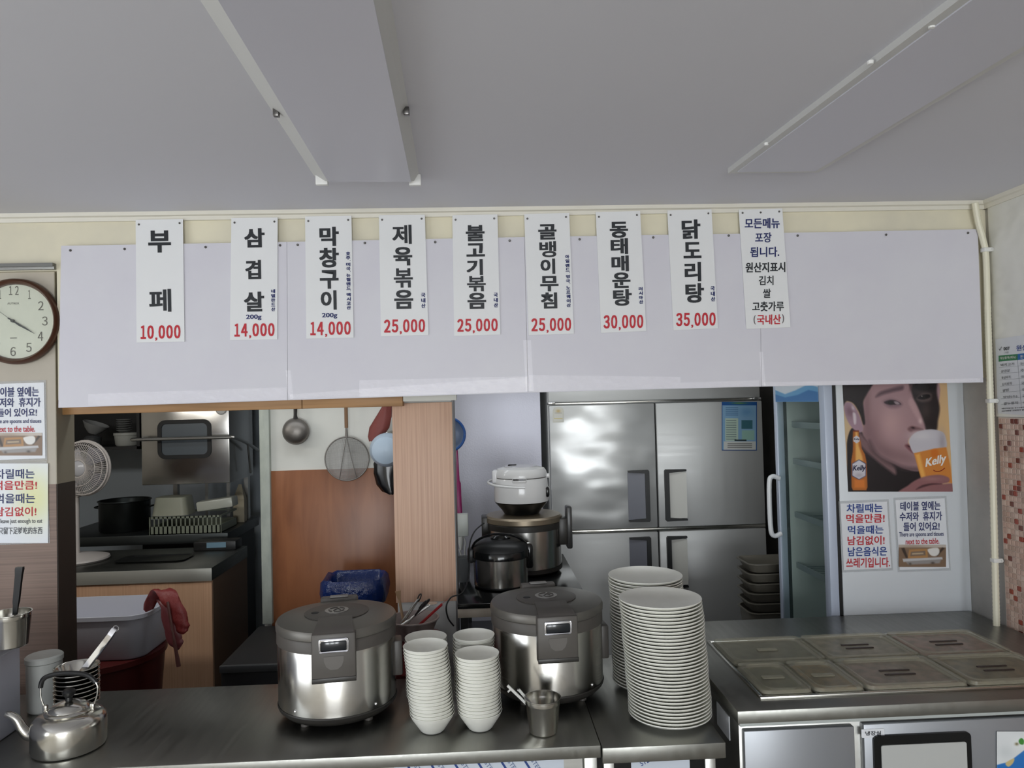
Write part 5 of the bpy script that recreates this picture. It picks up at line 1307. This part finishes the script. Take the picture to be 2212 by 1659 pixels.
# ------------------------------------------------------------------ big four-door fridge
RY = 4.35
fx0, fxm, fx1 = PY(1186, 1000, RY).x, PY(1416, 1000, RY).x, PY(1648, 1000, RY).x
zt0 = PY(1416, 871, RY).z; zm_ = PY(1420, 1142, RY).z; zl_ = .12
t = thing('steel_fridge', 'large four-door stainless steel fridge with black-edged handles', 'fridge', ((fx0+fx1)/2, RY+.4, 0))
obj('cabinet', MB().box(fx0, fx1, RY+.03, RY+.75, zl_-.04, zt0+.22, .004), M_fr1, t)
obj('grille_panel', MB().box(fx0+.004, fx1-.004, RY+.0, RY+.03, zt0+.018, zt0+.21, .006), M_fr1, t)
obj('header_rail', MB().box(fx0, fx1, RY-.006, RY+.02, zt0+.006, zt0+.016, .002), M_shiny, t)
for xx in (fx0+.08, fx1-.08):
    for yy in (RY+.1, RY+.66): obj('foot', MB().lathe([(.02, zl_-.04), (.02, .02), (.03, .012), (.03, 0), (0, 0)], 16, (xx, yy, 0)), M_steel, t)
def fdoor(xa, xb, za, zb_, m_, hx, lab):
    d = obj('door', MB().box(xa, xb, RY-.03, RY+.025, za, zb_, .006), m_, t, label=lab)
    return d
dUL = fdoor(fx0+.006, fxm-.004, zm_+.012, zt0, M_dent, 0, 'upper left door, dented')
dUR = fdoor(fxm+.004, fx1-.006, zm_+.012, zt0, M_fr1, 1, 'upper right door with a blue sticker')
dLL = fdoor(fx0+.006, fxm-.004, zl_, zm_-.012, M_fr1, 0, 'lower left door'); dLR = fdoor(fxm+.004, fx1-.006, zl_, zm_-.012, M_fr1, 1, 'lower right door')
obj('door_gap', MB().box(fxm-.004, fxm+.004, RY-.01, RY+.028, zl_, zt0), M_dark, t)
obj('middle_rail', MB().box(fx0+.004, fx1-.004, RY-.022, RY+.024, zm_-.010, zm_+.010, .004), M_shiny, t)
def fhandle(d, xa, ya, xb, yb, side):
    a, b = PY(xa, ya, RY-.03), PY(xb, yb, RY-.03); x0, x1, z1, z0 = a.x, b.x, a.z, b.z
    th, aw = .020, .026
    if side > 0: bar = [(x1-aw, z0), (x1, z0), (x1, z1), (x1-aw, z1)]
    # black C: vertical bar on one side with two arms that narrow
    y0 = RY-.052
    P = [(x0, z1-.012), (x0, z1-.002), (x1-.006, z1), (x1, z1-.008), (x1, z0+.008), (x1-.006, z0), (x0, z0+.002), (x0, z0+.012), (x1-aw, z0+th), (x1-aw, z1-th)] if side > 0 else \
        [(x1, z1-.012), (x1, z1-.002), (x0+.006, z1), (x0, z1-.008), (x0, z0+.008), (x0+.006, z0), (x1, z0+.002), (x1, z0+.012), (x0+aw, z0+th), (x0+aw, z1-th)]
    h = obj('handle', MB().prism([Vector((x, y0, z)) for x, z in P], (0, .022, 0)), M_black, d)
    xa_, xb_ = (x0, x1-aw) if side > 0 else (x0+aw, x1)
    pan = obj('handle_recess', MB().add([(xa_, RY-.031, z0+.012), (xb_, RY-.031, z0+.018), (xb_, RY-.031, z1-.018), (xa_, RY-.031, z1-.012),
                                   (xa_, RY-.034, z0+.012), (xb_, RY-(.046 if side < 0 else .046), z0+.018), (xb_, RY-.046, z1-.018), (xa_, RY-.034, z1-.012)],
                                  [(4, 5, 6, 7), (0, 1, 5, 4), (2, 3, 7, 6), (1, 2, 6, 5), (0, 3, 7, 4)]), mat('recess_grey', (110, 112, 122), .45) if side > 0 else mat('recess_cream', (206, 205, 198), .4), d, smooth=False)
fhandle(dUL, 1355, 1016, 1404, 1126, 1); fhandle(dUR, 1434, 1014, 1484, 1124, -1); fhandle(dLL, 1359, 1160, 1408, 1270, 1); fhandle(dLR, 1439, 1158, 1486, 1268, -1)
for px_, py_ in ((1188, 872), (1632, 861)):
    p = PY(px_, py_, RY-.03); obj('hinge', MB().box(p.x-.012, p.x+.03, RY-.038, RY, p.z-.005, p.z+.008, .002), M_chrome, t)
# energy label
A_ = [(1194, 913), (1194, 888)]+[(1206-12*math.cos(i*math.pi/8), 888-9*math.sin(i*math.pi/8)) for i in range(1, 8)]+[(1218, 888), (1218, 912)]
s_ = obj('energy_label', MB().prism([PY(x, y, RY-.0312) for x, y in A_], (0, -.0008, 0)), mat('label_cream', (210, 208, 196), .4), dUL, smooth=False)
P = Print(1197, 881, 1215, 910, .8, (214, 212, 202)); P.blob(1206, 888, 5, 3.5, (190, 160, 90), .8); P.rect(1198, 892, 1214, 893, (110, 110, 110)); P.rect(1197, 903, 1215, 905, (206, 190, 110)); P.build('label_print', at_Y(RY-.0325), s_, .4)
# instruction sticker
P = Print(1559, 868, 1635, 973, 1.0, (132, 172, 204))
P.rect(1559, 868, 1635, 875, (30, 84, 150)); P.rect(1567, 904, 1594, 952, (186, 206, 190)); P.rect(1603, 930, 1629, 950, (150, 190, 178)); P.rect(1602, 908, 1625, 926, (60, 108, 120))
P.rect(1564, 954, 1632, 971, (206, 208, 204)); P.blob(1597, 871, 16, 2, (120, 160, 60), .8); P.rect(1587, 950, 1612, 952, (40, 50, 50)); P.blob(1613, 890, 14, 10, (90, 140, 186), .6)
for yy in range(880, 900, 4): P.rect(1568, yy, 1594, yy+1, (90, 130, 170)); 
for yy in range(908, 950, 5): P.rect(1569, yy, 1590, yy+1, (120, 140, 140))
for yy in (958, 962, 966): P.rect(1572, yy, 1624, yy+1, (120, 120, 120))
for e in ((1559, 868, 1560, 973), (1634, 868, 1635, 973), (1559, 972, 1635, 973)): P.rect(*e, (24, 70, 140))
st = obj('instruction_sticker', MB().plate([PY(1559, 868, RY-.0312), PY(1635, 868, RY-.0312), PY(1635, 973, RY-.0312), PY(1559, 973, RY-.0312)], -.001), M_paper, dUR, smooth=False, label='blue instruction sticker')
P.build('sticker_print', at_Y(RY-.0328), st, .35)
for v, (x, y) in (('-', (0, 0)),): pass
# dark gap filler wall behind left of fridge
# trays beside the fridge
tyy = 3.70; q = PY(1665, 1370, tyy)
zs = PY(1640, 1345, tyy).z
t = thing('low_stool', 'unseen dark low stand added as support under the stacked food trays', 'stand', (1.47, tyy, 0))  # unseen stand, added for the tray stack to rest on
obj('seat', MB().box(1.30, 1.68, tyy-.12, tyy+.14, .42, .45, .004), MATS['dark_bench'], t)
for xx in (1.31, 1.64):
    for yy in (tyy-.11, tyy+.10): obj('leg', MB().box(xx, xx+.03, yy, yy+.03, 0, .42), MATS['dark_bench'], t)
M_tray = mat('dull_translucent_plastic', (112, 108, 98), .35)
tz_ = PY(1630, 1218, tyy-.1).z
tleft = PY(1617, 1240, tyy-.1).x
def tray(z, h, lb, seed):
    t = thing('food_tray', lb, 'tray', (tleft+.15, tyy, z), 0, 'plastic food trays beside the steel fridge')
    obj('body', loftr([(.12, .085, z), (.142, .105, z+h-.004), (.150, .113, z+h-.004), (.150, .113, z+h), (.140, .103, z+h), (.118, .083, z+.004)], tleft+.15, tyy, (True, True)), M_tray, t)
tray(.451, .20, 'deep plastic tub at the bottom of the tray stack beside the steel fridge', 0)
zz_ = .652; n = 5; dz_ = (tz_-zz_)/n
for i in range(n): tray(zz_+i*dz_, min(.05, dz_-.002)+.0, 'shallow plastic tray, %s from the top beside the steel fridge' % ordinal(n-i) if i < n-1 else 'topmost shallow plastic tray beside the steel fridge', i)

# ------------------------------------------------------------------ left kitchen: table, tub, fan, dishwasher
ZW = .86; wf = PZ(300, 1232, ZW); WY = wf.y
wx1_ = PY(457, 1222, WY).x; WY2 = WY+.62
t = thing('worktable', 'wood-sided worktable with stainless top in the left kitchen', 'table', (wx1_-.6, WY+.3, 0))
obj('table_top', MB().box(-3.0, wx1_, WY, WY2, ZW-.07, ZW, .003), mat('worn_table_steel', (120, 122, 118), .35, 1, rnoise=.5, scale=(4, 4, 30)), t)
obj('side_panel', MB().box(-3.0, wx1_-.004, WY+.008, WY+.03, .05, ZW-.07), M_table, t)
obj('side_panel', MB().box(wx1_-.026, wx1_-.004, WY+.03, WY2, .05, ZW-.07), mat('dark_wood_side', (120, 92, 70), .5), t)
obj('foot', MB().lathe([(.012, .05), (.012, .01), (.018, 0), (0, 0)], 14, (wx1_-.04, WY2-.04, 0)), M_steel, t)
obj('edge_trim', MB().box(-3.0, wx1_+.001, WY-.003, WY, ZW-.07, ZW-.002, .001), mat('edge_steel', (168, 168, 160), .35, .4, rnoise=.5, scale=(5, 5, 5)), t)  # paler strip over the steel front edge, light on it put into the colour
# tub stand, dark red barrel and white tub
TY = 3.62
ta = PY(350, 1310, TY)
tzt = PY(300, 1325, TY-.15).z
zlow = PY(300, 1425, TY-.17).z
t = thing('red_barrel', 'dark red plastic barrel under the white tub', 'barrel', (ta.x-.28, TY, 0))
bx_ = ta.x-.30
obj('body', MB().lathe([(0, 0.0005), (.24, 0.0005), (.29, zlow-.03), (.30, zlow-.028), (.30, zlow-.003), (.27, zlow-.003), (0, zlow-.003)], 48, (bx_, TY, 0)), mat('barrel_red', (74, 22, 20), .4), t)
t = thing('white_tub', 'large white rectangular plastic tub on the dark red barrel', 'tub', (bx_, TY, zlow))
H_ = tzt-zlow
rx, ry = ta.x-bx_, .19
obj('body', loftr([(rx*.90, ry*.86, zlow), (rx*.93, ry*.9, zlow+.012), (rx*.98, ry*.98, tzt-.02), (rx*1.01, ry*1.03, tzt-.018), (rx*1.01, ry*1.03, tzt), (rx*.97, ry*.97, tzt), (rx*.9, ry*.88, zlow+.02)], bx_, TY, (True, True)), mat('tub_white', (196, 198, 208), .4), t)
# red gloves / cloth over the tub's right rim
ex = bx_+rx*1.01
t = thing('red_cloth', 'red rubber gloves draped over the right rim of the white tub', 'gloves', (ex, TY, tzt))
def ribbon(cl, wd, name, m_, th=.006):
    P3 = spline([Vector(c_) for c_, _ in cl], 6); ws = np.interp(np.linspace(0, len(cl)-1, len(P3)), range(len(cl)), [w_ for _, w_ in cl]); mb = MB()
    rs = random.Random(3)
    for i, (p_, w_) in enumerate(zip(P3, ws)):
        tg = (P3[min(i+1, len(P3)-1)]-P3[max(i-1, 0)]).normalized(); s1 = Vector(wd).normalized(); s1 = (s1-tg*s1.dot(tg)).normalized(); n1 = tg.cross(s1)
        for k_ in range(12):
            a = 2*math.pi*k_/12; mb.v.append(p_+s1*w_*math.cos(a)*(1+.1*math.sin(i*.9+k_))+n1*th*(1.3+.5*math.sin(k_*2.3+i))*math.sin(a))
    n1 = len(P3); mb.f = [(i*12+k_, i*12+(k_+1) % 12, (i+1)*12+(k_+1) % 12, (i+1)*12+k_) for i in range(n1-1) for k_ in range(12)]+[tuple(range(11, -1, -1)), tuple(range((n1-1)*12, n1*12))]
    return obj(name, mb, m_, t, sharp=60)
M_gl = mat('red_rubber', (120, 40, 38), .5, bump=.5, scale=(14, 14, 14), bdist=.01)
gy = TY-.14
G = lambda x, y, dy=0: PY(x, y, gy+dy)
ribbon([(G(318, 1318, .06), .018), (G(332, 1290, .03), .03), (G(352, 1279, 0), .034), (G(372, 1300, -.03), .036), (G(388, 1335, -.035), .036), (G(396, 1358, -.035), .03), (G(402, 1366, -.035), .012)], (1, 0, 0), 'glove', M_gl, .009)
ribbon([(G(345, 1286, .05), .02), (G(356, 1310, .0), .02), (G(366, 1350, -.01), .03), (G(380, 1385, -.012), .034), (G(392, 1394, -.012), .02)], (1, 0, 0), 'glove', mat('dull_red_rubber', (120, 62, 66), .4), .006)
ribbon([(G(362, 1300, -.045), .006), (G(374, 1370, -.05), .006), (G(380, 1405, -.05), .009), (G(386, 1440, -.05), .010)], (1, 0, 0), 'strap', mat('strap_dark', (96, 60, 56), .5), .003)

# fan on the worktable
FNY = 4.42; c = PY(189, 1010, FNY); pz = ZW+.0005
bp = PY(166, 1190, FNY)
t = thing('electric_fan', 'white electric fan on the worktable, turned to the left', 'fan', (bp.x, FNY, pz))
M_fan = mat('fan_white', (206, 200, 196), .35)
obj('base', MB().lathe([(0, .0), (.165, 0), (.172, .01), (.168, .02), (.11, .034), (.03, .044), (0, .046)], 48), M_fan, t, world=False)
obj('pole', MB().tube([Vector((0, 0, .04)), Vector((0, 0, c.z-ZW-.15))], .016, 14), M_fan, t, world=False)
obj('neck', MB().box(-.025, .025, -.02, .03, c.z-ZW-.17, c.z-ZW-.10, .008), M_fan, t, world=False)
ax = Vector((-.14, -.99, .03)).normalized(); s1 = ax.cross(Vector((0, 0, 1))).normalized(); u1 = s1.cross(ax)
C0 = Vector((c.x-bp.x, -.03, c.z-pz)); RF = .153
def disc(r, d): return [C0+ax*d+(s1*math.cos(i*math.pi/24)+u1*math.sin(i*math.pi/24))*r for i in range(49)]
obj('motor', MB().tube([C0-ax*.11, C0-ax*.10, C0-ax*.05, C0-ax*.03], [.03, .05, .055, .03], 20), M_fan, t, world=False)
cage = obj('cage_ring', MB().tube(disc(RF, .0), .009, 8).tube(disc(RF*.99, .018), .005, 8), M_fan, t, world=False)
mb = MB(); n = 72
for i in range(n):
    a = 2*math.pi*i/n; e = s1*math.cos(a)+u1*math.sin(a); e2 = s1*math.cos(a+.25)+u1*math.sin(a+.25)
    mb.tube([C0+ax*.062+e*.045, C0+ax*.058+e2*.5*RF*1.2, C0+ax*.035+e2*RF*.93, C0+ax*.008+e2*RF], .0016, 4, False)
    mb.tube([C0-ax*.05+e*.05, C0-ax*.045+e*.11, C0-ax*.02+e*RF*.97, C0+e*RF], .0016, 4, False)
obj('wire_grille', mb, M_fan, t, world=False, kind='stuff')
mb = MB()
for r_, d_ in ((.05, .062), (.1, .056), (.135, .042)): mb.tube(disc(r_, d_), .0022, 6, False)
obj('grille_ring', mb, M_fan, t, world=False)
mb = MB(); mb.tube([C0+ax*.052, C0+ax*.06, C0+ax*.070, C0+ax*.074], [.044, .043, .03, .004], 24); obj('grille_cap', mb, mat('fan_cap', (190, 190, 194), .2), t, world=False)
for k_ in range(4):
    a = k_*math.pi/2+.3; e = s1*math.cos(a)+u1*math.sin(a); f_ = s1*math.cos(a+.9)+u1*math.sin(a+.9)
    obj('blade', MB().add([C0+e*.03+ax*.01, C0+e*.125+ax*.02, C0+(e*.7+f_*.5)*.13, C0+f_*.125-ax*.01, C0+f_*.03-ax*.01], [(0, 1, 2, 3, 4)]), mat('blade_grey', (150, 150, 158), .3), t, world=False)

# dishwasher with hood and wrap-around bar
DY = 4.92
da, db = PY(304, 880, DY), PY(497, 1043, DY)
t = thing('hood_dishwasher', 'stainless hood dishwasher with rounded black window and lift bar', 'dishwasher', ((da.x+db.x)/2, DY+.27, 0))
zt_h = 2.0
obj('hood', MB().box(da.x, db.x, DY, DY+.5, db.z, zt_h, .006), mat('hood_steel', (186, 184, 180), .22, 1, bump=.35, bdist=.02, scale=(3, 3, 5), detail=1), t)
wa, wb = PY(341, 908, DY), PY(458, 989, DY)
fr_ = rrect(wa.x, wb.x, wb.z, wa.z, .05); inn = rrect(wa.x+.025, wb.x-.025, wb.z+.025, wa.z-.025, .03)
mb = MB(); kk = len(fr_)
mb.v = [Vector((x, DY-.012, z)) for x, z in fr_]+[Vector((x, DY-.012, z)) for x, z in inn]+[Vector((x, DY+.002, z)) for x, z in fr_]+[Vector((x, DY-.004, z)) for x, z in inn]
for a_, b_ in ((0, 1), (0, 2), (1, 3)): mb.f += [(a_*kk+i, a_*kk+(i+1) % kk, b_*kk+(i+1) % kk, b_*kk+i) for i in range(kk)]
obj('window_seal', mb, mat('seal_black', (12, 12, 12), .55), t)
obj('window_pane', MB().prism([Vector((x, DY-.005, z)) for x, z in inn], (0, .004, 0)), mat('grey_pane', (92, 100, 106), .3), t, smooth=False)
p0, p1 = PY(284, 950, DY-.08), PY(492, 945, DY-.08)
bp_ = spline([Vector((p0.x, DY+.02, p0.z)), Vector((p0.x-.0, DY-.05, p0.z)), Vector((p0.x+.03, DY-.08, p0.z)), Vector(((p0.x+p1.x)/2, DY-.08, p0.z)), Vector((p1.x, DY-.08, p0.z)), Vector((p1.x+.035, DY-.05, p0.z-.005)), Vector((p1.x+.045, DY+.2, p0.z-.06)), Vector((p1.x+.045, DY+.42, p0.z-.12))], 6)
obj('lift_bar', MB().tube(bp_, .011, 10), M_steel, t)
obj('linkage', MB().tube([Vector((p1.x+.045, DY+.18, p0.z-.055)), Vector((p1.x+.04, DY+.25, p0.z-.26))], .007, 8), M_steel, t)
ztab = PY(420, 1152, DY-.1).z
obj('wash_table', MB().box(da.x-.55, db.x+.02, DY-.12, DY+.55, ztab-.06, ztab, .004), mat('dark_dull_steel', (70, 74, 74), .4, .8), t)
for xx in (da.x+.02, db.x-.05): obj('column', MB().box(xx, xx+.03, DY+.44, DY+.48, ztab, db.z), M_steel, t)
for f in (.52, .78): xx = da.x+(db.x-da.x)*f; obj('column', MB().box(xx, xx+.02, DY+.30, DY+.32, ztab, db.z), M_steel, t)
obj('machine_base', MB().box(da.x, db.x, DY, DY+.5, .0, ztab-.06), MATS['dark_cabinet'], t)
dl = PY(478, 884, DY-.003); obj('dial', MB().lathe([(0, -.010), (.03, -.010), (.036, -.004), (.036, 0)], 28, dl, 'y'), mat('dial_clear', (210, 208, 204), .2), t)
# dish rack and things in it
ra, rb_ = PY(326, 1148, DY-.1), PY(478, 1112, DY-.1)
M_rack = mat('grey_green_plastic', (132, 138, 122), .45)
t = thing('dish_rack', 'grey-green plastic dish rack in front of the dishwasher', 'rack', ((ra.x+rb_.x)/2, DY-.02, ztab+.0005))
rz0, rz1 = ztab+.0005, rb_.z
mb = MB(); X0, X1, Y0, Y1 = ra.x, rb_.x, DY-.115, DY+.2
mb.box(X0, X1, Y0, Y1, rz0, rz0+.004)
for (a0, a1, b0_, b1__) in ((X0, X1, Y0, Y0+.006), (X0, X1, Y1-.006, Y1), (X0, X0+.006, Y0, Y1), (X1-.006, X1, Y0, Y1)):
    mb.box(a0, a1, b0_, b1__, rz0, rz0+(rz1-rz0)*.45); mb.box(a0, a1, b0_, b1__, rz1-.012, rz1)
for i in range(17):
    x = X0+(X1-X0)*i/16; mb.box(x-.004, x+.004, Y0, Y0+.006, rz0, rz1)
obj('body', mb, M_rack, t, smooth=False)
M_pb = mat('pale_box', (166, 168, 150), .4)
a, b = PY(337, 1108, DY), PY(415, 1071, DY)
t = thing('plastic_container', 'grey-green plastic container upside down on the left of the dish rack', 'container', ((a.x+b.x)/2, DY+.02, rz1))
obj('body', loftr([((b.x-a.x)/2, .09, rz1+.001), ((b.x-a.x)/2*.84, .075, b.z), ((b.x-a.x)/2*.7, .065, b.z+.002)], (a.x+b.x)/2, DY+.0, (True, True)), M_pb, t)
a, b = PY(426, 1106, DY-.02), PY(504, 1078, DY-.02)
t = thing('plastic_container', 'pale translucent container lying tilted on the right of the dish rack', 'container', ((a.x+b.x)/2, DY+.0, rz1+.02))
mb = MB().box(-(b.x-a.x)/2, (b.x-a.x)/2, -.06, .06, -.032, .032, .01); Rm = Matrix.Rotation(-.12, 4, 'Y')
for i, v in enumerate(mb.v): mb.v[i] = (Rm @ v)+Vector(((a.x+b.x)/2, DY+.02, rz1+.058))
obj('body', mb, mat('pale_translucent', (186, 188, 176), .3), t)
a = PY(500, 1062, DY+.15)
t = thing('milk_carton', 'folded pale carton standing behind the tilted container', 'carton', (a.x, DY+.2, ztab))
obj('body', MB().add([(a.x-.04, DY+.3, ztab+.001), (a.x+.035, DY+.3, ztab+.001), (a.x+.035, DY+.36, ztab+.001), (a.x-.04, DY+.36, ztab+.001), (a.x-.04, DY+.3, ztab+.16), (a.x+.035, DY+.3, ztab+.16), (a.x+.035, DY+.36, ztab+.16), (a.x-.04, DY+.36, ztab+.16), (a.x-.01, DY+.33, ztab+.26), (a.x+.01, DY+.33, ztab+.26)],
    [(0, 1, 5, 4), (1, 2, 6, 5), (2, 3, 7, 6), (3, 0, 4, 7), (4, 5, 9, 8), (6, 7, 8, 9), (5, 6, 9), (7, 4, 8), (3, 2, 1, 0)]), mat('carton_tan', (170, 160, 136), .5), t, smooth=False)
# pot
a = PY(286, 1128, DY+.2)
t = thing('cooking_pot', 'large dark cooking pot left of the dish rack', 'pot', (a.x-.02, DY+.14, ztab+.0005))
obj('body', MB().lathe([(0, 0), (.15, 0), (.155, .01), (.155, .19), (.162, .195), (.155, .198), (.15, .19), (.148, .01), (0, .008)], 40), mat('dark_pot', (44, 48, 48), .35, .8), t, world=False)
obj('rim', MB().tube([Vector((.16*math.cos(i*math.pi/20), .16*math.sin(i*math.pi/20), .196)) for i in range(41)], .004, 6), mat('pot_rim', (90, 96, 96), .3, .9), t, world=False)
for s_ in (-1, 1): obj('pot_handle', MB().tube(spline([(s_*.155, -.03, .15), (s_*.185, -.025, .155), (s_*.185, .025, .155), (s_*.155, .03, .15)], 5), .005, 8), MATS['dark_pot'], t, world=False)
# cassette stove on worktable right
a = PY(435, 1160, WY2-.08)
t = thing('blue_label_box', 'small box with pale blue label at the back of the worktable', 'box', (a.x, WY2-.06, ZW+.0005))
obj('body', MB().box(a.x-.03, wx1_-.03, WY2-.13, WY2-.01, ZW+.0005, ZW+.055, .004), M_black, t)
pa, pb_ = PY(446, 1153, WY2-.13), PY(487, 1166, WY2-.13)
obj('label_strip', MB().box(pa.x, pa.x+.115, WY2-.1315, WY2-.1295, ZW+.018, ZW+.05), mat('label_blue_pale', (118, 150, 168), .4), t, smooth=False)
# flat tray lying on table
t = thing('flat_tray', 'flat dark steel tray lying on the worktable', 'tray', (wx1_-.45, WY+.3, ZW+.0005))
obj('body', loftr([(.19, .09, ZW+.0008), (.20, .10, ZW+.010), (.195, .095, ZW+.010), (.185, .086, ZW+.003)], wx1_-.42, WY+.28, (True, True)), mat('dark_tray', (66, 68, 68), .35, .8), t)
# wall shelf up at the left with white dishes
sy0 = 5.1
s0, s1_ = PY(150, 976, sy0), PY(302, 970, sy0)
t = thing('wall_shelf', 'dark open shelf cabinet high on the left kitchen wall', 'shelf', ((s0.x+s1_.x)/2, sy0+.2, s1_.z))
mb = MB().box(s0.x-.5, s1_.x, sy0, sy0+.4, s1_.z, s1_.z+.02); mb.box(s0.x-.5, s1_.x, sy0+.38, sy0+.4, s1_.z, 2.2); mb.box(s1_.x-.02, s1_.x, sy0, sy0+.4, s1_.z, 2.2)
mb.box(s0.x-.5, s1_.x, sy0, sy0+.4, 2.18, 2.2)
obj('body', mb, MATS['dark_cabinet'], t, smooth=False)
obj('bracket', MB().box(s1_.x-.06, s1_.x-.03, sy0+.38, YK, s1_.z-.0, s1_.z+.03), MATS['dark_cabinet'], t)
obj('bracket', MB().box(s0.x-.3, s0.x-.27, sy0+.38, YK, s1_.z-.0, s1_.z+.03), MATS['dark_cabinet'], t)
zsh = s1_.z+.0205
a, b = PY(247, 958, sy0+.1), PY(300, 934, sy0+.1)
t = thing('white_container', 'white lidded container on the high dark shelf', 'container', ((a.x+b.x)/2, sy0+.12, zsh))
hh = b.z-zsh
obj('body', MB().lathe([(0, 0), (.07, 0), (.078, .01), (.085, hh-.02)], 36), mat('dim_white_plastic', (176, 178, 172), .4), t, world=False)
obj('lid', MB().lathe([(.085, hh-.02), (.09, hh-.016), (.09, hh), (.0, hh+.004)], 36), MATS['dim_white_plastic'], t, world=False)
for i in range(6):
    a = PY(268, 905, sy0+.12)
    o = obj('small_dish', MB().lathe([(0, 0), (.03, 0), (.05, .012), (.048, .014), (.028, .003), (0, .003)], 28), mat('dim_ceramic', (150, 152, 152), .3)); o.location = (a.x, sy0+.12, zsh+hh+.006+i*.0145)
    o['label'] = 'small pale dish, %s from the bottom of the stack on the lidded container' % ordinal(i+1); o['category'] = 'dish'; o['group'] = 'small dishes stacked on the high shelf'
a = PY(197, 930, sy0+.1)
t = thing('white_bowl', 'white bowl tipped on its stand on the high dark shelf', 'bowl', (a.x, sy0+.12, zsh))
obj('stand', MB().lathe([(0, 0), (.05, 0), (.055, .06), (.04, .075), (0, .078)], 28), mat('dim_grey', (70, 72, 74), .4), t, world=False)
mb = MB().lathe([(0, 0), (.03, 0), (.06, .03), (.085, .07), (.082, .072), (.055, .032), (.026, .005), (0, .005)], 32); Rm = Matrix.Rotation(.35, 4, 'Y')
for i, v in enumerate(mb.v): mb.v[i] = (Rm @ v)+Vector((0, 0, .09))
obj('bowl', mb, MATS['dim_ceramic'], t, world=False)
